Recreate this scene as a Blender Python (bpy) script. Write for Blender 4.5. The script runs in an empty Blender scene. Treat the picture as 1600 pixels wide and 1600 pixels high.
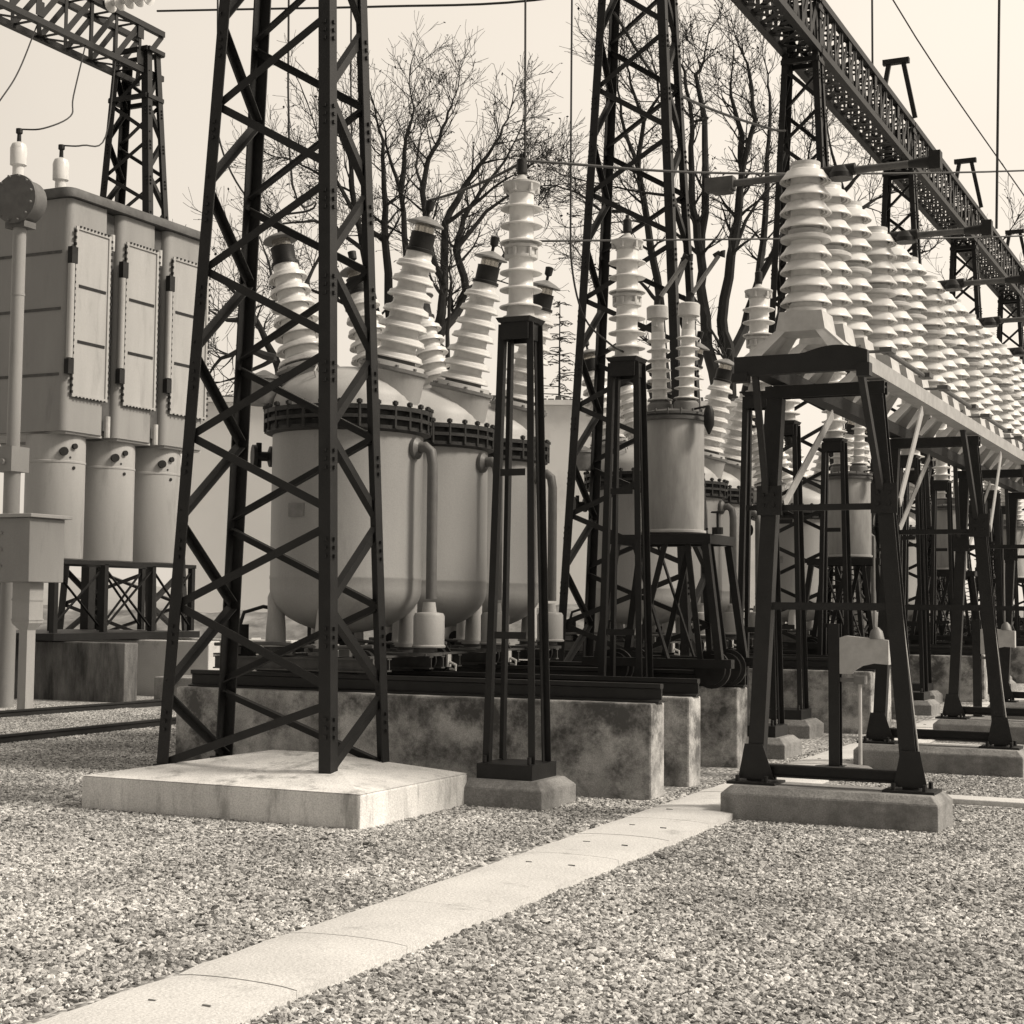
import bpy, math, random
from mathutils import Vector as V, Matrix, noise
R = math.radians
S = bpy.context.scene
COL = S.collection
random.seed(7)

# ------------------------------------------------------------------ camera
TH, PH, RO = R(25.6), R(4.0), R(0.5)
fh = V((-math.sin(TH), math.cos(TH), 0)); rh = V((math.cos(TH), math.sin(TH), 0)); up = V((0, 0, 1))
fw = fh*math.cos(PH) + up*math.sin(PH); u0 = -fh*math.sin(PH) + up*math.cos(PH)
rr = rh*math.cos(RO) + u0*math.sin(RO); uu = -rh*math.sin(RO) + u0*math.cos(RO)
cam = bpy.data.cameras.new('camera'); co = bpy.data.objects.new('camera', cam); COL.objects.link(co)
co.matrix_world = Matrix(((rr.x, uu.x, -fw.x, 0), (rr.y, uu.y, -fw.y, 0), (rr.z, uu.z, -fw.z, 1.7), (0, 0, 0, 1)))
cam.sensor_width = 36; cam.lens = 2500/1600*36; cam.shift_y = -0.0186; cam.clip_start = .1; cam.clip_end = 5000
S.camera = co

# ------------------------------------------------------------------ world, sun, exposure
SUN_EL, SUN_AZ = R(42), R(14)            # azimuth measured from +x towards +y
w = bpy.data.worlds.new('World'); S.world = w; w.use_nodes = True
nt = w.node_tree; nt.nodes.clear()
sky = nt.nodes.new('ShaderNodeTexSky'); sky.sky_type = 'NISHITA'; sky.sun_disc = False
sky.sun_elevation = SUN_EL; sky.sun_rotation = math.pi/2 - SUN_AZ
sky.dust_density = 4; sky.air_density = 1.5
bw = nt.nodes.new('ShaderNodeRGBToBW'); mr = nt.nodes.new('ShaderNodeMapRange')
mr.inputs['From Min'].default_value = 0; mr.inputs['From Max'].default_value = 14
mr.inputs['To Min'].default_value = 5.4; mr.inputs['To Max'].default_value = 8.6
tc = nt.nodes.new('ShaderNodeTexCoord'); cn = nt.nodes.new('ShaderNodeTexNoise'); cn.inputs['Scale'].default_value = 1.6; cn.inputs['Detail'].default_value = 5
cm = nt.nodes.new('ShaderNodeMapRange'); cm.inputs['From Min'].default_value = .3; cm.inputs['From Max'].default_value = .7
cm.inputs['To Min'].default_value = .90; cm.inputs['To Max'].default_value = 1.06
mu = nt.nodes.new('ShaderNodeMath'); mu.operation = 'MULTIPLY'
mx = nt.nodes.new('ShaderNodeMix'); mx.data_type = 'RGBA'; mx.blend_type = 'MULTIPLY'; mx.inputs['Factor'].default_value = 1
mx.inputs['B'].default_value = (1, .905, .785, 1)
bg = nt.nodes.new('ShaderNodeBackground'); bg.inputs['Strength'].default_value = .105
wo = nt.nodes.new('ShaderNodeOutputWorld'); L = nt.links.new
L(sky.outputs[0], bw.inputs[0]); L(bw.outputs[0], mr.inputs['Value']); L(tc.outputs['Generated'], cn.inputs['Vector'])
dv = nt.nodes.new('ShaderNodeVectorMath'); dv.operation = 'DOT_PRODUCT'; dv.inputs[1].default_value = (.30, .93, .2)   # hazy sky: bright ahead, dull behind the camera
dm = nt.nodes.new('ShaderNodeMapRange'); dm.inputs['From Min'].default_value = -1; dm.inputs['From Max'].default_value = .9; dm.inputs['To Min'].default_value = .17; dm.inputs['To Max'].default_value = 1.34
m2 = nt.nodes.new('ShaderNodeMath'); m2.operation = 'MULTIPLY'
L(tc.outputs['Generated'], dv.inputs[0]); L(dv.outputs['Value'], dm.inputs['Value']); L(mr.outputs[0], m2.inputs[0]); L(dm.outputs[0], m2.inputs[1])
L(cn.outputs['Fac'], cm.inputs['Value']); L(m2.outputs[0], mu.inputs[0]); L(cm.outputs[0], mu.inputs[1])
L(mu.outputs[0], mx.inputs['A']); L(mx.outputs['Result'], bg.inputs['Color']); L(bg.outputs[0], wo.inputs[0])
sl = bpy.data.lights.new('sun', 'SUN'); sl.energy = 3.1; sl.angle = R(13); sl.color = (1, .91, .79)
so = bpy.data.objects.new('sun', sl); COL.objects.link(so)
sd = V((math.cos(SUN_EL)*math.cos(SUN_AZ), math.cos(SUN_EL)*math.sin(SUN_AZ), math.sin(SUN_EL)))
so.rotation_euler = sd.to_track_quat('Z', 'Y').to_euler()
S.view_settings.view_transform = 'Standard'; S.view_settings.look = 'None'
S.view_settings.exposure = .25; S.view_settings.gamma = 1
S.cycles.max_bounces = 5

# ------------------------------------------------------------------ materials
def mat(name, c, rough=.8, var=.25, scale=3., bump=0., bscale=40., metal=0., fine=0., stain=None, streak=False):
    m = bpy.data.materials.new(name); m.use_nodes = True; n = m.node_tree; b = n.nodes['Principled BSDF']
    c = c if isinstance(c, tuple) else (c, c*.992, c*.975)
    b.inputs['Roughness'].default_value = rough; b.inputs['Metallic'].default_value = metal
    if c[0] < .05 and 'steel' not in name: b.inputs['Specular IOR Level'].default_value = .25
    t = n.nodes.new('ShaderNodeTexCoord'); mp = n.nodes.new('ShaderNodeMapping'); n.links.new(t.outputs['Object'], mp.inputs[0])
    if streak: mp.inputs['Scale'].default_value = (1, 1, .22)
    nz = n.nodes.new('ShaderNodeTexNoise'); nz.inputs['Scale'].default_value = scale; nz.inputs['Detail'].default_value = 7; nz.inputs['Roughness'].default_value = .62
    n.links.new(mp.outputs[0], nz.inputs['Vector'])
    r = n.nodes.new('ShaderNodeMapRange'); r.inputs['From Min'].default_value = .3; r.inputs['From Max'].default_value = .7
    r.inputs['To Min'].default_value = 1-var; r.inputs['To Max'].default_value = 1+var
    n.links.new(nz.outputs['Fac'], r.inputs['Value'])
    x = n.nodes.new('ShaderNodeMix'); x.data_type = 'RGBA'; x.blend_type = 'MULTIPLY'; x.inputs['Factor'].default_value = 1
    x.inputs['A'].default_value = (*c, 1); n.links.new(r.outputs[0], x.inputs['B']); out = x.outputs['Result']
    if fine:
        f = n.nodes.new('ShaderNodeTexNoise'); f.inputs['Scale'].default_value = 90; f.inputs['Detail'].default_value = 4
        n.links.new(t.outputs['Object'], f.inputs['Vector'])
        q = n.nodes.new('ShaderNodeMapRange'); q.inputs['From Min'].default_value = .35; q.inputs['From Max'].default_value = .65
        q.inputs['To Min'].default_value = 1-fine; q.inputs['To Max'].default_value = 1+fine
        n.links.new(f.outputs['Fac'], q.inputs['Value'])
        y = n.nodes.new('ShaderNodeMix'); y.data_type = 'RGBA'; y.blend_type = 'MULTIPLY'; y.inputs['Factor'].default_value = 1
        n.links.new(out, y.inputs['A']); n.links.new(q.outputs[0], y.inputs['B']); out = y.outputs['Result']
    if stain:
        k, sc, lo, hi = stain
        f = n.nodes.new('ShaderNodeTexNoise'); f.inputs['Scale'].default_value = sc; f.inputs['Detail'].default_value = 9; f.inputs['Roughness'].default_value = .7
        n.links.new(mp.outputs[0], f.inputs['Vector'])
        q = n.nodes.new('ShaderNodeMapRange'); q.inputs['From Min'].default_value = lo; q.inputs['From Max'].default_value = hi
        n.links.new(f.outputs['Fac'], q.inputs['Value'])
        y = n.nodes.new('ShaderNodeMix'); y.data_type = 'RGBA'; n.links.new(q.outputs[0], y.inputs['Factor'])
        n.links.new(out, y.inputs['A']); y.inputs['B'].default_value = (k, k*.99, k*.97, 1); out = y.outputs['Result']
    n.links.new(out, b.inputs['Base Color'])
    if bump:
        f = n.nodes.new('ShaderNodeTexNoise'); f.inputs['Scale'].default_value = bscale; f.inputs['Detail'].default_value = 6
        n.links.new(t.outputs['Object'], f.inputs['Vector'])
        bp = n.nodes.new('ShaderNodeBump'); bp.inputs['Strength'].default_value = bump; bp.inputs['Distance'].default_value = .01
        n.links.new(f.outputs['Fac'], bp.inputs['Height']); n.links.new(bp.outputs[0], b.inputs['Normal'])
    return m
M = dict(
 slabc=mat('slab_concrete', .78, .92, .18, 2.8, .6, 45, fine=.15, stain=(.24, 4.5, .52, .72), streak=True),
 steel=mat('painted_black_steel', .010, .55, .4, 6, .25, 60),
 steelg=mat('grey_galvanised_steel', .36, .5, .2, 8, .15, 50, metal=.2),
 midst=mat('weathered_steel', .085, .6, .4, 5, .3, 50),
 mossy=mat('mossy_concrete', .20, .95, .3, 3, .7, 35, fine=.2, stain=(.05, 2, .42, .62), streak=True),
 concrete=mat('plinth_concrete', .48, .92, .42, 3.4, .7, 35, fine=.20, stain=(.11, 2.3, .44, .60)),
 pad=mat('footing_concrete', .29, .92, .25, 2.6, .7, 40, fine=.20, stain=(.13, 2.4, .46, .68)),
 white=mat('pale_concrete', .64, .9, .12, 1.2, .6, 50, fine=.13, stain=(.30, 2.6, .57, .80)),
 porcelain=mat('white_porcelain', .72, .28, .10, 7, .05, 20, stain=(.30, 4, .56, .85)),
 tank=mat('grey_tank_paint', .30, .5, .10, 1.6, .15, 22, fine=.06, stain=(.17, 1.9, .55, .80), streak=True),
 tankl=mat('pale_tank_paint', .42, .5, .10, 1.7, .15, 18, fine=.06, stain=(.24, 2.2, .55, .78), streak=True),
 galv=mat('galvanised_sheet', .36, .45, .28, 4, .1, 20, metal=.15, stain=(.22, 3, .5, .75), streak=True),
 flange=mat('painted_flange', .034, .5, .4, 8, .25, 50),
 dark=mat('dark_fitting', .022, .5, .3, 6, .2, 50),
 pipe=mat('pipe_paint', .13, .5, .2, 6, .2, 40),
 cap=mat('grey_cap_metal', .20, .5, .2, 9, .2, 40),
 capl=mat('bright_cap_metal', .52, .45, .15, 9, .1, 40),
 bark=mat('bark', .030, .95, .4, .6),
 leaf=mat('dry_leaf', .035, .9, .4, .6),
 needle=mat('conifer_needles', .045, .9, .4, .8),
 wall=mat('rendered_wall', .80, .9, .07, .12, fine=.03, stain=(.40, .10, .52, .8)),
 rooft=mat('roof_tiles', .06, .9, .4, 2),
 bank=mat('earth_bank', .22, 1, .45, .7, .8, 6, stain=(.07, .9, .45, .7)),
 hill=mat('hills_haze_tint', .30, 1, .18, .02),  # distance haze put into the base colour; the hills themselves would be darker
 rail=mat('rail_steel', .022, .5, .3, 6, .2, 60),
 wire=mat('wire_metal', .03, .5, .1, 4),
 rubble=mat('rubble', .5, .95, .4, 1.5),
)
m = bpy.data.materials.new('sight_glass'); m.use_nodes = True; b = m.node_tree.nodes['Principled BSDF']
b.inputs['Base Color'].default_value = (.5, .47, .42, 1); b.inputs['Roughness'].default_value = .12; b.inputs['Transmission Weight'].default_value = .7; M['glass'] = m

# gravel for the ground sheet
m = bpy.data.materials.new('gravel_ground'); m.use_nodes = True; n = m.node_tree; b = n.nodes['Principled BSDF']; b.inputs['Roughness'].default_value = .95
t = n.nodes.new('ShaderNodeTexCoord'); v1 = n.nodes.new('ShaderNodeTexVoronoi'); v1.inputs['Scale'].default_value = 26
wz = n.nodes.new('ShaderNodeTexNoise'); wz.inputs['Scale'].default_value = .35; wz.inputs['Detail'].default_value = 5
cr = n.nodes.new('ShaderNodeValToRGB'); bwn = n.nodes.new('ShaderNodeRGBToBW')
e = cr.color_ramp.elements; e[0].position = .0; e[0].color = (.09, .089, .087, 1); e[1].position = 1; e[1].color = (.76, .753, .74, 1)
e2 = cr.color_ramp.elements.new(.45); e2.color = (.33, .327, .32, 1)
mm = n.nodes.new('ShaderNodeMapRange'); mm.inputs['From Min'].default_value = .3; mm.inputs['From Max'].default_value = .7; mm.inputs['To Min'].default_value = .82; mm.inputs['To Max'].default_value = 1.18
x = n.nodes.new('ShaderNodeMix'); x.data_type = 'RGBA'; x.blend_type = 'MULTIPLY'; x.inputs['Factor'].default_value = 1
bp = n.nodes.new('ShaderNodeBump'); bp.inputs['Strength'].default_value = 1; bp.inputs['Distance'].default_value = .03; bp.invert = True
K = n.links.new
K(t.outputs['Object'], v1.inputs['Vector']); K(t.outputs['Object'], wz.inputs['Vector']); K(v1.outputs['Color'], bwn.inputs[0]); K(bwn.outputs[0], cr.inputs[0])
K(wz.outputs['Fac'], mm.inputs['Value']); K(cr.outputs[0], x.inputs['A']); K(mm.outputs[0], x.inputs['B']); K(x.outputs['Result'], b.inputs['Base Color'])
K(v1.outputs['Distance'], bp.inputs['Height']); K(bp.outputs[0], b.inputs['Normal']); M['gravel'] = m
m = bpy.data.materials.new('gravel_stone'); m.use_nodes = True; n = m.node_tree; b = n.nodes['Principled BSDF']; b.inputs['Roughness'].default_value = .9
oi = n.nodes.new('ShaderNodeObjectInfo'); cr = n.nodes.new('ShaderNodeValToRGB'); e = cr.color_ramp.elements
e[0].position = 0; e[0].color = (.08, .079, .077, 1); e[1].position = 1; e[1].color = (.80, .793, .78, 1)
e2 = cr.color_ramp.elements.new(.30); e2.color = (.36, .357, .35, 1); e3 = cr.color_ramp.elements.new(.72); e3.color = (.55, .546, .536, 1)
nz = n.nodes.new('ShaderNodeTexNoise'); nz.inputs['Scale'].default_value = 30; t = n.nodes.new('ShaderNodeTexCoord')
mm = n.nodes.new('ShaderNodeMapRange'); mm.inputs['From Min'].default_value = .3; mm.inputs['From Max'].default_value = .7; mm.inputs['To Min'].default_value = .75; mm.inputs['To Max'].default_value = 1.15
x = n.nodes.new('ShaderNodeMix'); x.data_type = 'RGBA'; x.blend_type = 'MULTIPLY'; x.inputs['Factor'].default_value = 1
n.links.new(oi.outputs['Random'], cr.inputs[0]); n.links.new(t.outputs['Generated'], nz.inputs['Vector']); n.links.new(nz.outputs['Fac'], mm.inputs['Value'])
n.links.new(cr.outputs[0], x.inputs['A']); n.links.new(mm.outputs[0], x.inputs['B'])
n3 = n.nodes.new('ShaderNodeTexNoise'); n3.inputs['Scale'].default_value = .9; n3.inputs['Detail'].default_value = 4; n.links.new(oi.outputs['Location'], n3.inputs['Vector'])
m3 = n.nodes.new('ShaderNodeMapRange'); m3.inputs['From Min'].default_value = .32; m3.inputs['From Max'].default_value = .68; m3.inputs['To Min'].default_value = .72; m3.inputs['To Max'].default_value = 1.2
x3 = n.nodes.new('ShaderNodeMix'); x3.data_type = 'RGBA'; x3.blend_type = 'MULTIPLY'; x3.inputs['Factor'].default_value = 1
n.links.new(n3.outputs['Fac'], m3.inputs['Value']); n.links.new(x.outputs['Result'], x3.inputs['A']); n.links.new(m3.outputs[0], x3.inputs['B']); n.links.new(x3.outputs['Result'], b.inputs['Base Color']); M['stone'] = m

# ------------------------------------------------------------------ mesh builder
def frame(d, ref=None):
    d = d.normalized(); ref = ref or (V((0, 0, 1)) if abs(d.z) < .95 else V((0, 1, 0)))
    a = d.cross(ref).normalized(); b = a.cross(d).normalized(); return a, b
class MB:
    def __init__(s): s.v = []; s.f = []
    def add(s, vs, fs):
        o = len(s.v); s.v += [tuple(p) for p in vs]; s.f += [tuple(i+o for i in q) for q in fs]; return s
    def box(s, a, b):
        (x0, y0, z0), (x1, y1, z1) = a, b
        return s.add([(x0,y0,z0),(x1,y0,z0),(x1,y1,z0),(x0,y1,z0),(x0,y0,z1),(x1,y0,z1),(x1,y1,z1),(x0,y1,z1)],
                     [(0,3,2,1),(4,5,6,7),(0,1,5,4),(1,2,6,5),(2,3,7,6),(3,0,4,7)])
    def fr(s, b0, z0, b1, z1):      # frustum: b=(x0,y0,x1,y1)
        vs = [(b0[0],b0[1],z0),(b0[2],b0[1],z0),(b0[2],b0[3],z0),(b0[0],b0[3],z0),(b1[0],b1[1],z1),(b1[2],b1[1],z1),(b1[2],b1[3],z1),(b1[0],b1[3],z1)]
        return s.add(vs, [(0,3,2,1),(4,5,6,7),(0,1,5,4),(1,2,6,5),(2,3,7,6),(3,0,4,7)])
    def prof(s, p, q, pts, ref=None):   # extrude a closed 2-D profile along p-q
        p, q = V(p), V(q); a, b = frame(q-p, ref); n = len(pts)
        vs = [p+a*x+b*y for x, y in pts] + [q+a*x+b*y for x, y in pts]
        return s.add(vs, [(i, (i+1) % n, n+(i+1) % n, n+i) for i in range(n)] + [tuple(range(n))[::-1], tuple(range(n, 2*n))])
    def bar(s, p, q, w, h=None, ref=None):
        h = h or w; return s.prof(p, q, [(-w/2,-h/2),(w/2,-h/2),(w/2,h/2),(-w/2,h/2)], ref)
    def angle(s, p, q, w, t, ref=None, sx=1, sy=1):
        pts = [(0,0),(w*sx,0),(w*sx,t*sy),(t*sx,t*sy),(t*sx,w*sy),(0,w*sy)]
        if sx*sy < 0: pts = pts[::-1]
        return s.prof(p, q, pts, ref)
    def ibeam(s, p, q, w, h, t=.012, ref=None):
        a, b, k = w/2, h/2, t
        return s.prof(p, q, [(-a,-b),(a,-b),(a,-b+k),(k/2,-b+k),(k/2,b-k),(a,b-k),(a,b),(-a,b),(-a,b-k),(-k/2,b-k),(-k/2,-b+k),(-a,-b+k)], ref)
    def lathe(s, p, d, pr, n=24, caps=True):
        p, d = V(p), V(d).normalized(); a, b = frame(d); vs = []; fs = []
        for r, h in pr:
            for i in range(n):
                t = 2*math.pi*i/n; vs.append(p+d*h+a*(r*math.cos(t))+b*(r*math.sin(t)))
        for j in range(len(pr)-1):
            for i in range(n):
                k = (i+1) % n; fs.append((j*n+i, (j+1)*n+i, (j+1)*n+k, j*n+k))
        if caps: fs += [tuple(range(n)), tuple(range((len(pr)-1)*n, len(pr)*n))[::-1]]
        return s.add(vs, fs)
    def cyl(s, p, q, r, n=12, r2=None):
        p, q = V(p), V(q); return s.lathe(p, q-p, [(r, 0), (r if r2 is None else r2, (q-p).length)], n)
    def tube(s, pts, r, n=8):
        pts = [V(p) for p in pts]; N = len(pts); vs = []; fs = []
        rs = r if isinstance(r, list) else [r]*N; a = None
        for i, p in enumerate(pts):
            d = (pts[min(i+1, N-1)] - pts[max(i-1, 0)]).normalized()
            if a is None: a, b = frame(d)
            a = (a - d*a.dot(d)).normalized(); b = d.cross(a)
            for k in range(n):
                t = 2*math.pi*k/n; vs.append(p + a*(rs[i]*math.cos(t)) + b*(rs[i]*math.sin(t)))
        for j in range(N-1):
            for k in range(n): fs.append((j*n+k, j*n+(k+1) % n, (j+1)*n+(k+1) % n, (j+1)*n+k))
        fs += [tuple(range(n))[::-1], tuple(range((N-1)*n, N*n))]
        return s.add(vs, fs)
    def build(s, name, m, parent=None, smooth=True, bevel=0., loc=None):
        me = bpy.data.meshes.new(name); me.from_pydata(s.v, [], s.f); me.materials.append(M[m] if isinstance(m, str) else m)
        if smooth:
            me.shade_smooth(); me.set_sharp_from_angle(angle=R(32))
        o = bpy.data.objects.new(name, me); COL.objects.link(o); o.parent = parent
        if loc: o.location = loc
        if bevel:
            bm = o.modifiers.new('bevel', 'BEVEL'); bm.width = bevel; bm.segments = 2; bm.limit_method = 'ANGLE'
        return o
def tag(o, label, cat, group=None):
    o['label'] = label; o['category'] = cat
    if group: o['group'] = group
    return o
def thing(name, label, cat, loc=(0, 0, 0), rz=0, group=None):
    o = bpy.data.objects.new(name, None); COL.objects.link(o); o.location = loc; o.rotation_euler = (0, 0, rz); o.empty_display_size = .2
    return tag(o, label, cat, group)
def dup(o, loc=None, label=None, parent=None, rz=None, scale=None):
    c = o.copy(); COL.objects.link(c)
    if parent: c.parent = parent
    if loc is not None: c.location = loc
    if rz is not None: c.rotation_euler = (0, 0, rz)
    if scale: c.scale = (scale,)*3 if not isinstance(scale, tuple) else scale
    if label: c['label'] = label
    for ch in list(o.children): dup(ch, parent=c)
    return c
def struct(o): o['kind'] = 'structure'; return o
ORD = ['nearest', 'second', 'third', 'fourth', 'fifth', 'sixth', 'seventh', 'eighth', 'ninth', 'tenth', 'eleventh', 'twelfth', 'thirteenth', 'fourteenth', 'fifteenth', 'sixteenth', 'seventeenth', 'eighteenth']

# ------------------------------------------------------------------ ground, path, hills
g = MB(); 
xs = [-3000, -600, -120, -40, 40, 200, 3000]; ys = [-60, 0, 60, 140, 600, 4000]
for i in range(len(xs)-1):
    for j in range(len(ys)-1):
        g.add([(xs[i], ys[j], 0), (xs[i+1], ys[j], 0), (xs[i+1], ys[j+1], 0), (xs[i], ys[j+1], 0)], [(0, 1, 2, 3)])
struct(g.build('ground', 'gravel', smooth=False))
# concrete path of slightly crowned slabs
pb = MB(); rnd = random.Random(3); y = 1.0; hl = []
def pedge(y): return -4.36-.031*(y-2.5) if y < 14 else -4.716-.004*(y-14), -3.735-.024*(y-2.5) if y < 14 else -4.02-.004*(y-14)
while y < 60:
    Ls = .98 if y < 30 else 4.0
    a0, b0 = pedge(y); a1, b1 = pedge(y+Ls-.006); h = .055+rnd.uniform(-.004, .004); tl = rnd.uniform(-.003, .003)
    nseg = 8; n2 = 5; vs = []; fs = []
    for k in range(n2+1):
        ty = k/n2; yy = y + (Ls-.004)*ty
        for q in range(nseg+1):
            tq = q/nseg; xx = (a0+(a1-a0)*ty)*(1-tq) + (b0+(b1-b0)*ty)*tq
            ed = .022*(noise.noise((xx*9, yy*5, 1))) if q in (0, nseg) else 0
            zz = h + .012*(1-(2*tq-1)**2) + tl*(ty-.5) - (.003 if k in (0, n2) else 0) - (.004 if q in (0, nseg) else 0) + .0015*noise.noise((xx*3, yy*3, 0))
            vs.append((xx+ed, yy, zz))
    N = len(vs); W = nseg+1
    for k in range(n2):
        for q in range(nseg): fs.append((k*W+q, k*W+q+1, (k+1)*W+q+1, (k+1)*W+q))
    ring = [q for q in range(W)] + [k*W+nseg for k in range(1, n2+1)] + [n2*W+q for q in range(nseg-1, -1, -1)] + [k*W for k in range(n2-1, 0, -1)]
    vs += [(vs[i][0], vs[i][1], -.05) for i in ring]
    for i in range(len(ring)): j = (i+1) % len(ring); fs.append((ring[i], N+i, N+j, ring[j]))
    pb.add(vs, fs)
    if y < 26:
        for dx_ in (.3, .72):
            hx_ = a0+(b0-a0)*dx_+rnd.uniform(-.03, .03); hy_ = y+.5+rnd.uniform(-.04, .04); hl.append((hx_, hy_, h))
    y += Ls
struct(pb.build('path', 'white'))
hm_ = MB()
for hx_, hy_, h_ in hl: (rnd.random() < .55) and hm_.box((hx_-rnd.uniform(.012, .03), hy_-.004, h_+.008), (hx_+rnd.uniform(.012, .03), hy_+.004, h_+.0158))
struct(hm_.build('path_lifting_slots', 'cap', smooth=False))
kb = MB()
for i in range(12): kb.box((-3.9+i*1.0, 14.42, -.03), (-2.91+i*1.0, 14.72, .045))
struct(kb.build('path_branch', 'white', bevel=.008))
kb = MB()
for i in range(12): kb.box((-3.9+i*1.0, 19.9, -.03), (-2.91+i*1.0, 20.2, .05))
struct(kb.build('path_branch', 'white', bevel=.008))
h = MB(); vs = []; fs = []; nx, ny = 90, 8
for j in range(ny+1):
    for i in range(nx+1):
        X = -260+i*9.0; D = 330+j*26; a = math.sin(j/ny*math.pi)
        z = -1 + a*(6.3+6*noise.noise((X*.012, 3, 0))+2.4*noise.noise((X*.05, 7, 0))) * (1 if X < -35 else max(.55, 1-(X+35)*.008))
        p = rh*X + fh*D; vs.append((p.x, p.y, z))
for j in range(ny):
    for i in range(nx): fs.append((j*(nx+1)+i, j*(nx+1)+i+1, (j+1)*(nx+1)+i+1, (j+1)*(nx+1)+i))
h.add(vs, fs); struct(h.build('hills', 'hill'))

h = MB(); vs = []; fs = []; nx, ny = 80, 8
for j in range(ny+1):
    for i in range(nx+1):
        X = -26+i*.62; D = 58+j*1.2; a = math.sin(j/ny*math.pi)
        z = -.1 + a*(1.55+.55*noise.noise((X*.22, 5, 0))+.18*noise.noise((X*1.3, D*.6, 0)))*max(0, min(1, (24-X)/20, (X+26.5)/4)); p = rh*X+fh*D; vs.append((p.x, p.y, z))
for j in range(ny):
    for i in range(nx): fs.append((j*(nx+1)+i, j*(nx+1)+i+1, (j+1)*(nx+1)+i+1, (j+1)*(nx+1)+i))
h.add(vs, fs); struct(h.build('earth_bank', 'bank'))

# gravel stones: uncountable loose pebbles over the near ground
def gravel(name, regions, dens, smin, smax, seed, label):
    me = MB()
    for (x0, y0, x1, y1) in regions: me.add([(x0, y0, .004), (x1, y0, .004), (x1, y1, .004), (x0, y1, .004)], [(0, 1, 2, 3)])
    o = me.build(name, 'stone', smooth=False); o['kind'] = 'stuff'; o['label'] = label; o['category'] = 'gravel'
    ng = bpy.data.node_groups.new(name, 'GeometryNodeTree')
    ng.interface.new_socket('Geometry', in_out='INPUT', socket_type='NodeSocketGeometry'); ng.interface.new_socket('Geometry', in_out='OUTPUT', socket_type='NodeSocketGeometry')
    N = ng.nodes.new; gi = N('NodeGroupInput'); go = N('NodeGroupOutput'); dp = N('GeometryNodeDistributePointsOnFaces'); dp.inputs['Density'].default_value = dens; dp.inputs['Seed'].default_value = seed
    jg = N('GeometryNodeJoinGeometry')
    ip = N('GeometryNodeInstanceOnPoints'); l = ng.links.new; ip.inputs['Pick Instance'].default_value = True
    g2i = N('GeometryNodeGeometryToInstance')
    for k in range(4):
        ic = N('GeometryNodeMeshIcoSphere'); ic.inputs['Radius'].default_value = .5; ic.inputs['Subdivisions'].default_value = 2
        sp = N('GeometryNodeSetPosition'); nz = N('ShaderNodeTexNoise'); nz.inputs['Scale'].default_value = 2.3; nz.noise_dimensions = '4D'; nz.inputs['W'].default_value = k*7.3+seed; nz.inputs['Detail'].default_value = 1
        sb = N('ShaderNodeVectorMath'); sb.operation = 'SUBTRACT'; sb.inputs[1].default_value = (.5, .5, .5)
        sc = N('ShaderNodeVectorMath'); sc.operation = 'SCALE'; sc.inputs['Scale'].default_value = 1.25
        sm = N('GeometryNodeSetMaterial'); sm.inputs['Material'].default_value = M['stone']
        l(ic.outputs['Mesh'], sp.inputs['Geometry']); l(nz.outputs['Color'], sb.inputs[0]); l(sb.outputs[0], sc.inputs[0]); l(sc.outputs[0], sp.inputs['Offset'])
        l(sp.outputs[0], sm.inputs['Geometry']); l(sm.outputs[0], g2i.inputs[0])
    rv = N('FunctionNodeRandomValue'); rv.data_type = 'FLOAT_VECTOR'; rv.inputs[0].default_value = (-.5, -.5, 0); rv.inputs[1].default_value = (.5, .5, 6.28)
    sv = N('FunctionNodeRandomValue'); sv.data_type = 'FLOAT_VECTOR'; sv.inputs[0].default_value = (smin, smin*.8, smin*.45); sv.inputs[1].default_value = (smax, smax*.75, smax*.5); sv.inputs['Seed'].default_value = 9
    l(gi.outputs[0], dp.inputs['Mesh']); l(dp.outputs['Points'], ip.inputs['Points']); l(g2i.outputs[0], ip.inputs['Instance'])
    l(rv.outputs[0], ip.inputs['Rotation']); l(sv.outputs[0], ip.inputs['Scale']); l(ip.outputs[0], go.inputs[0])
    md = o.modifiers.new('scatter', 'NODES'); md.node_group = ng; return o
gravel('gravel', [(-11, 3.5, -4.62, 9.2), (-3.90, 3.5, .5, 9.2)], 2300, .014, .052, 1, 'loose pale and dark gravel covering the foreground on both sides of the path')
gravel('gravel', [(-12.5, 9.2, -4.78, 13.2), (-3.96, 9.2, 1, 14.3), (-20, 13.2, -10.3, 20.5), (-5.0, 13.2, -4.8, 24), (-3.9, 14.8, 3, 19.8)], 1700, .015, .048, 2, 'gravel lying between the concrete footings and plinths')
gravel('large_gravel', [(-11, 3.5, -4.66, 12.0), (-3.86, 3.5, .5, 12)], 8, .045, .085, 3, 'larger loose stones scattered over the foreground gravel')

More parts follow.
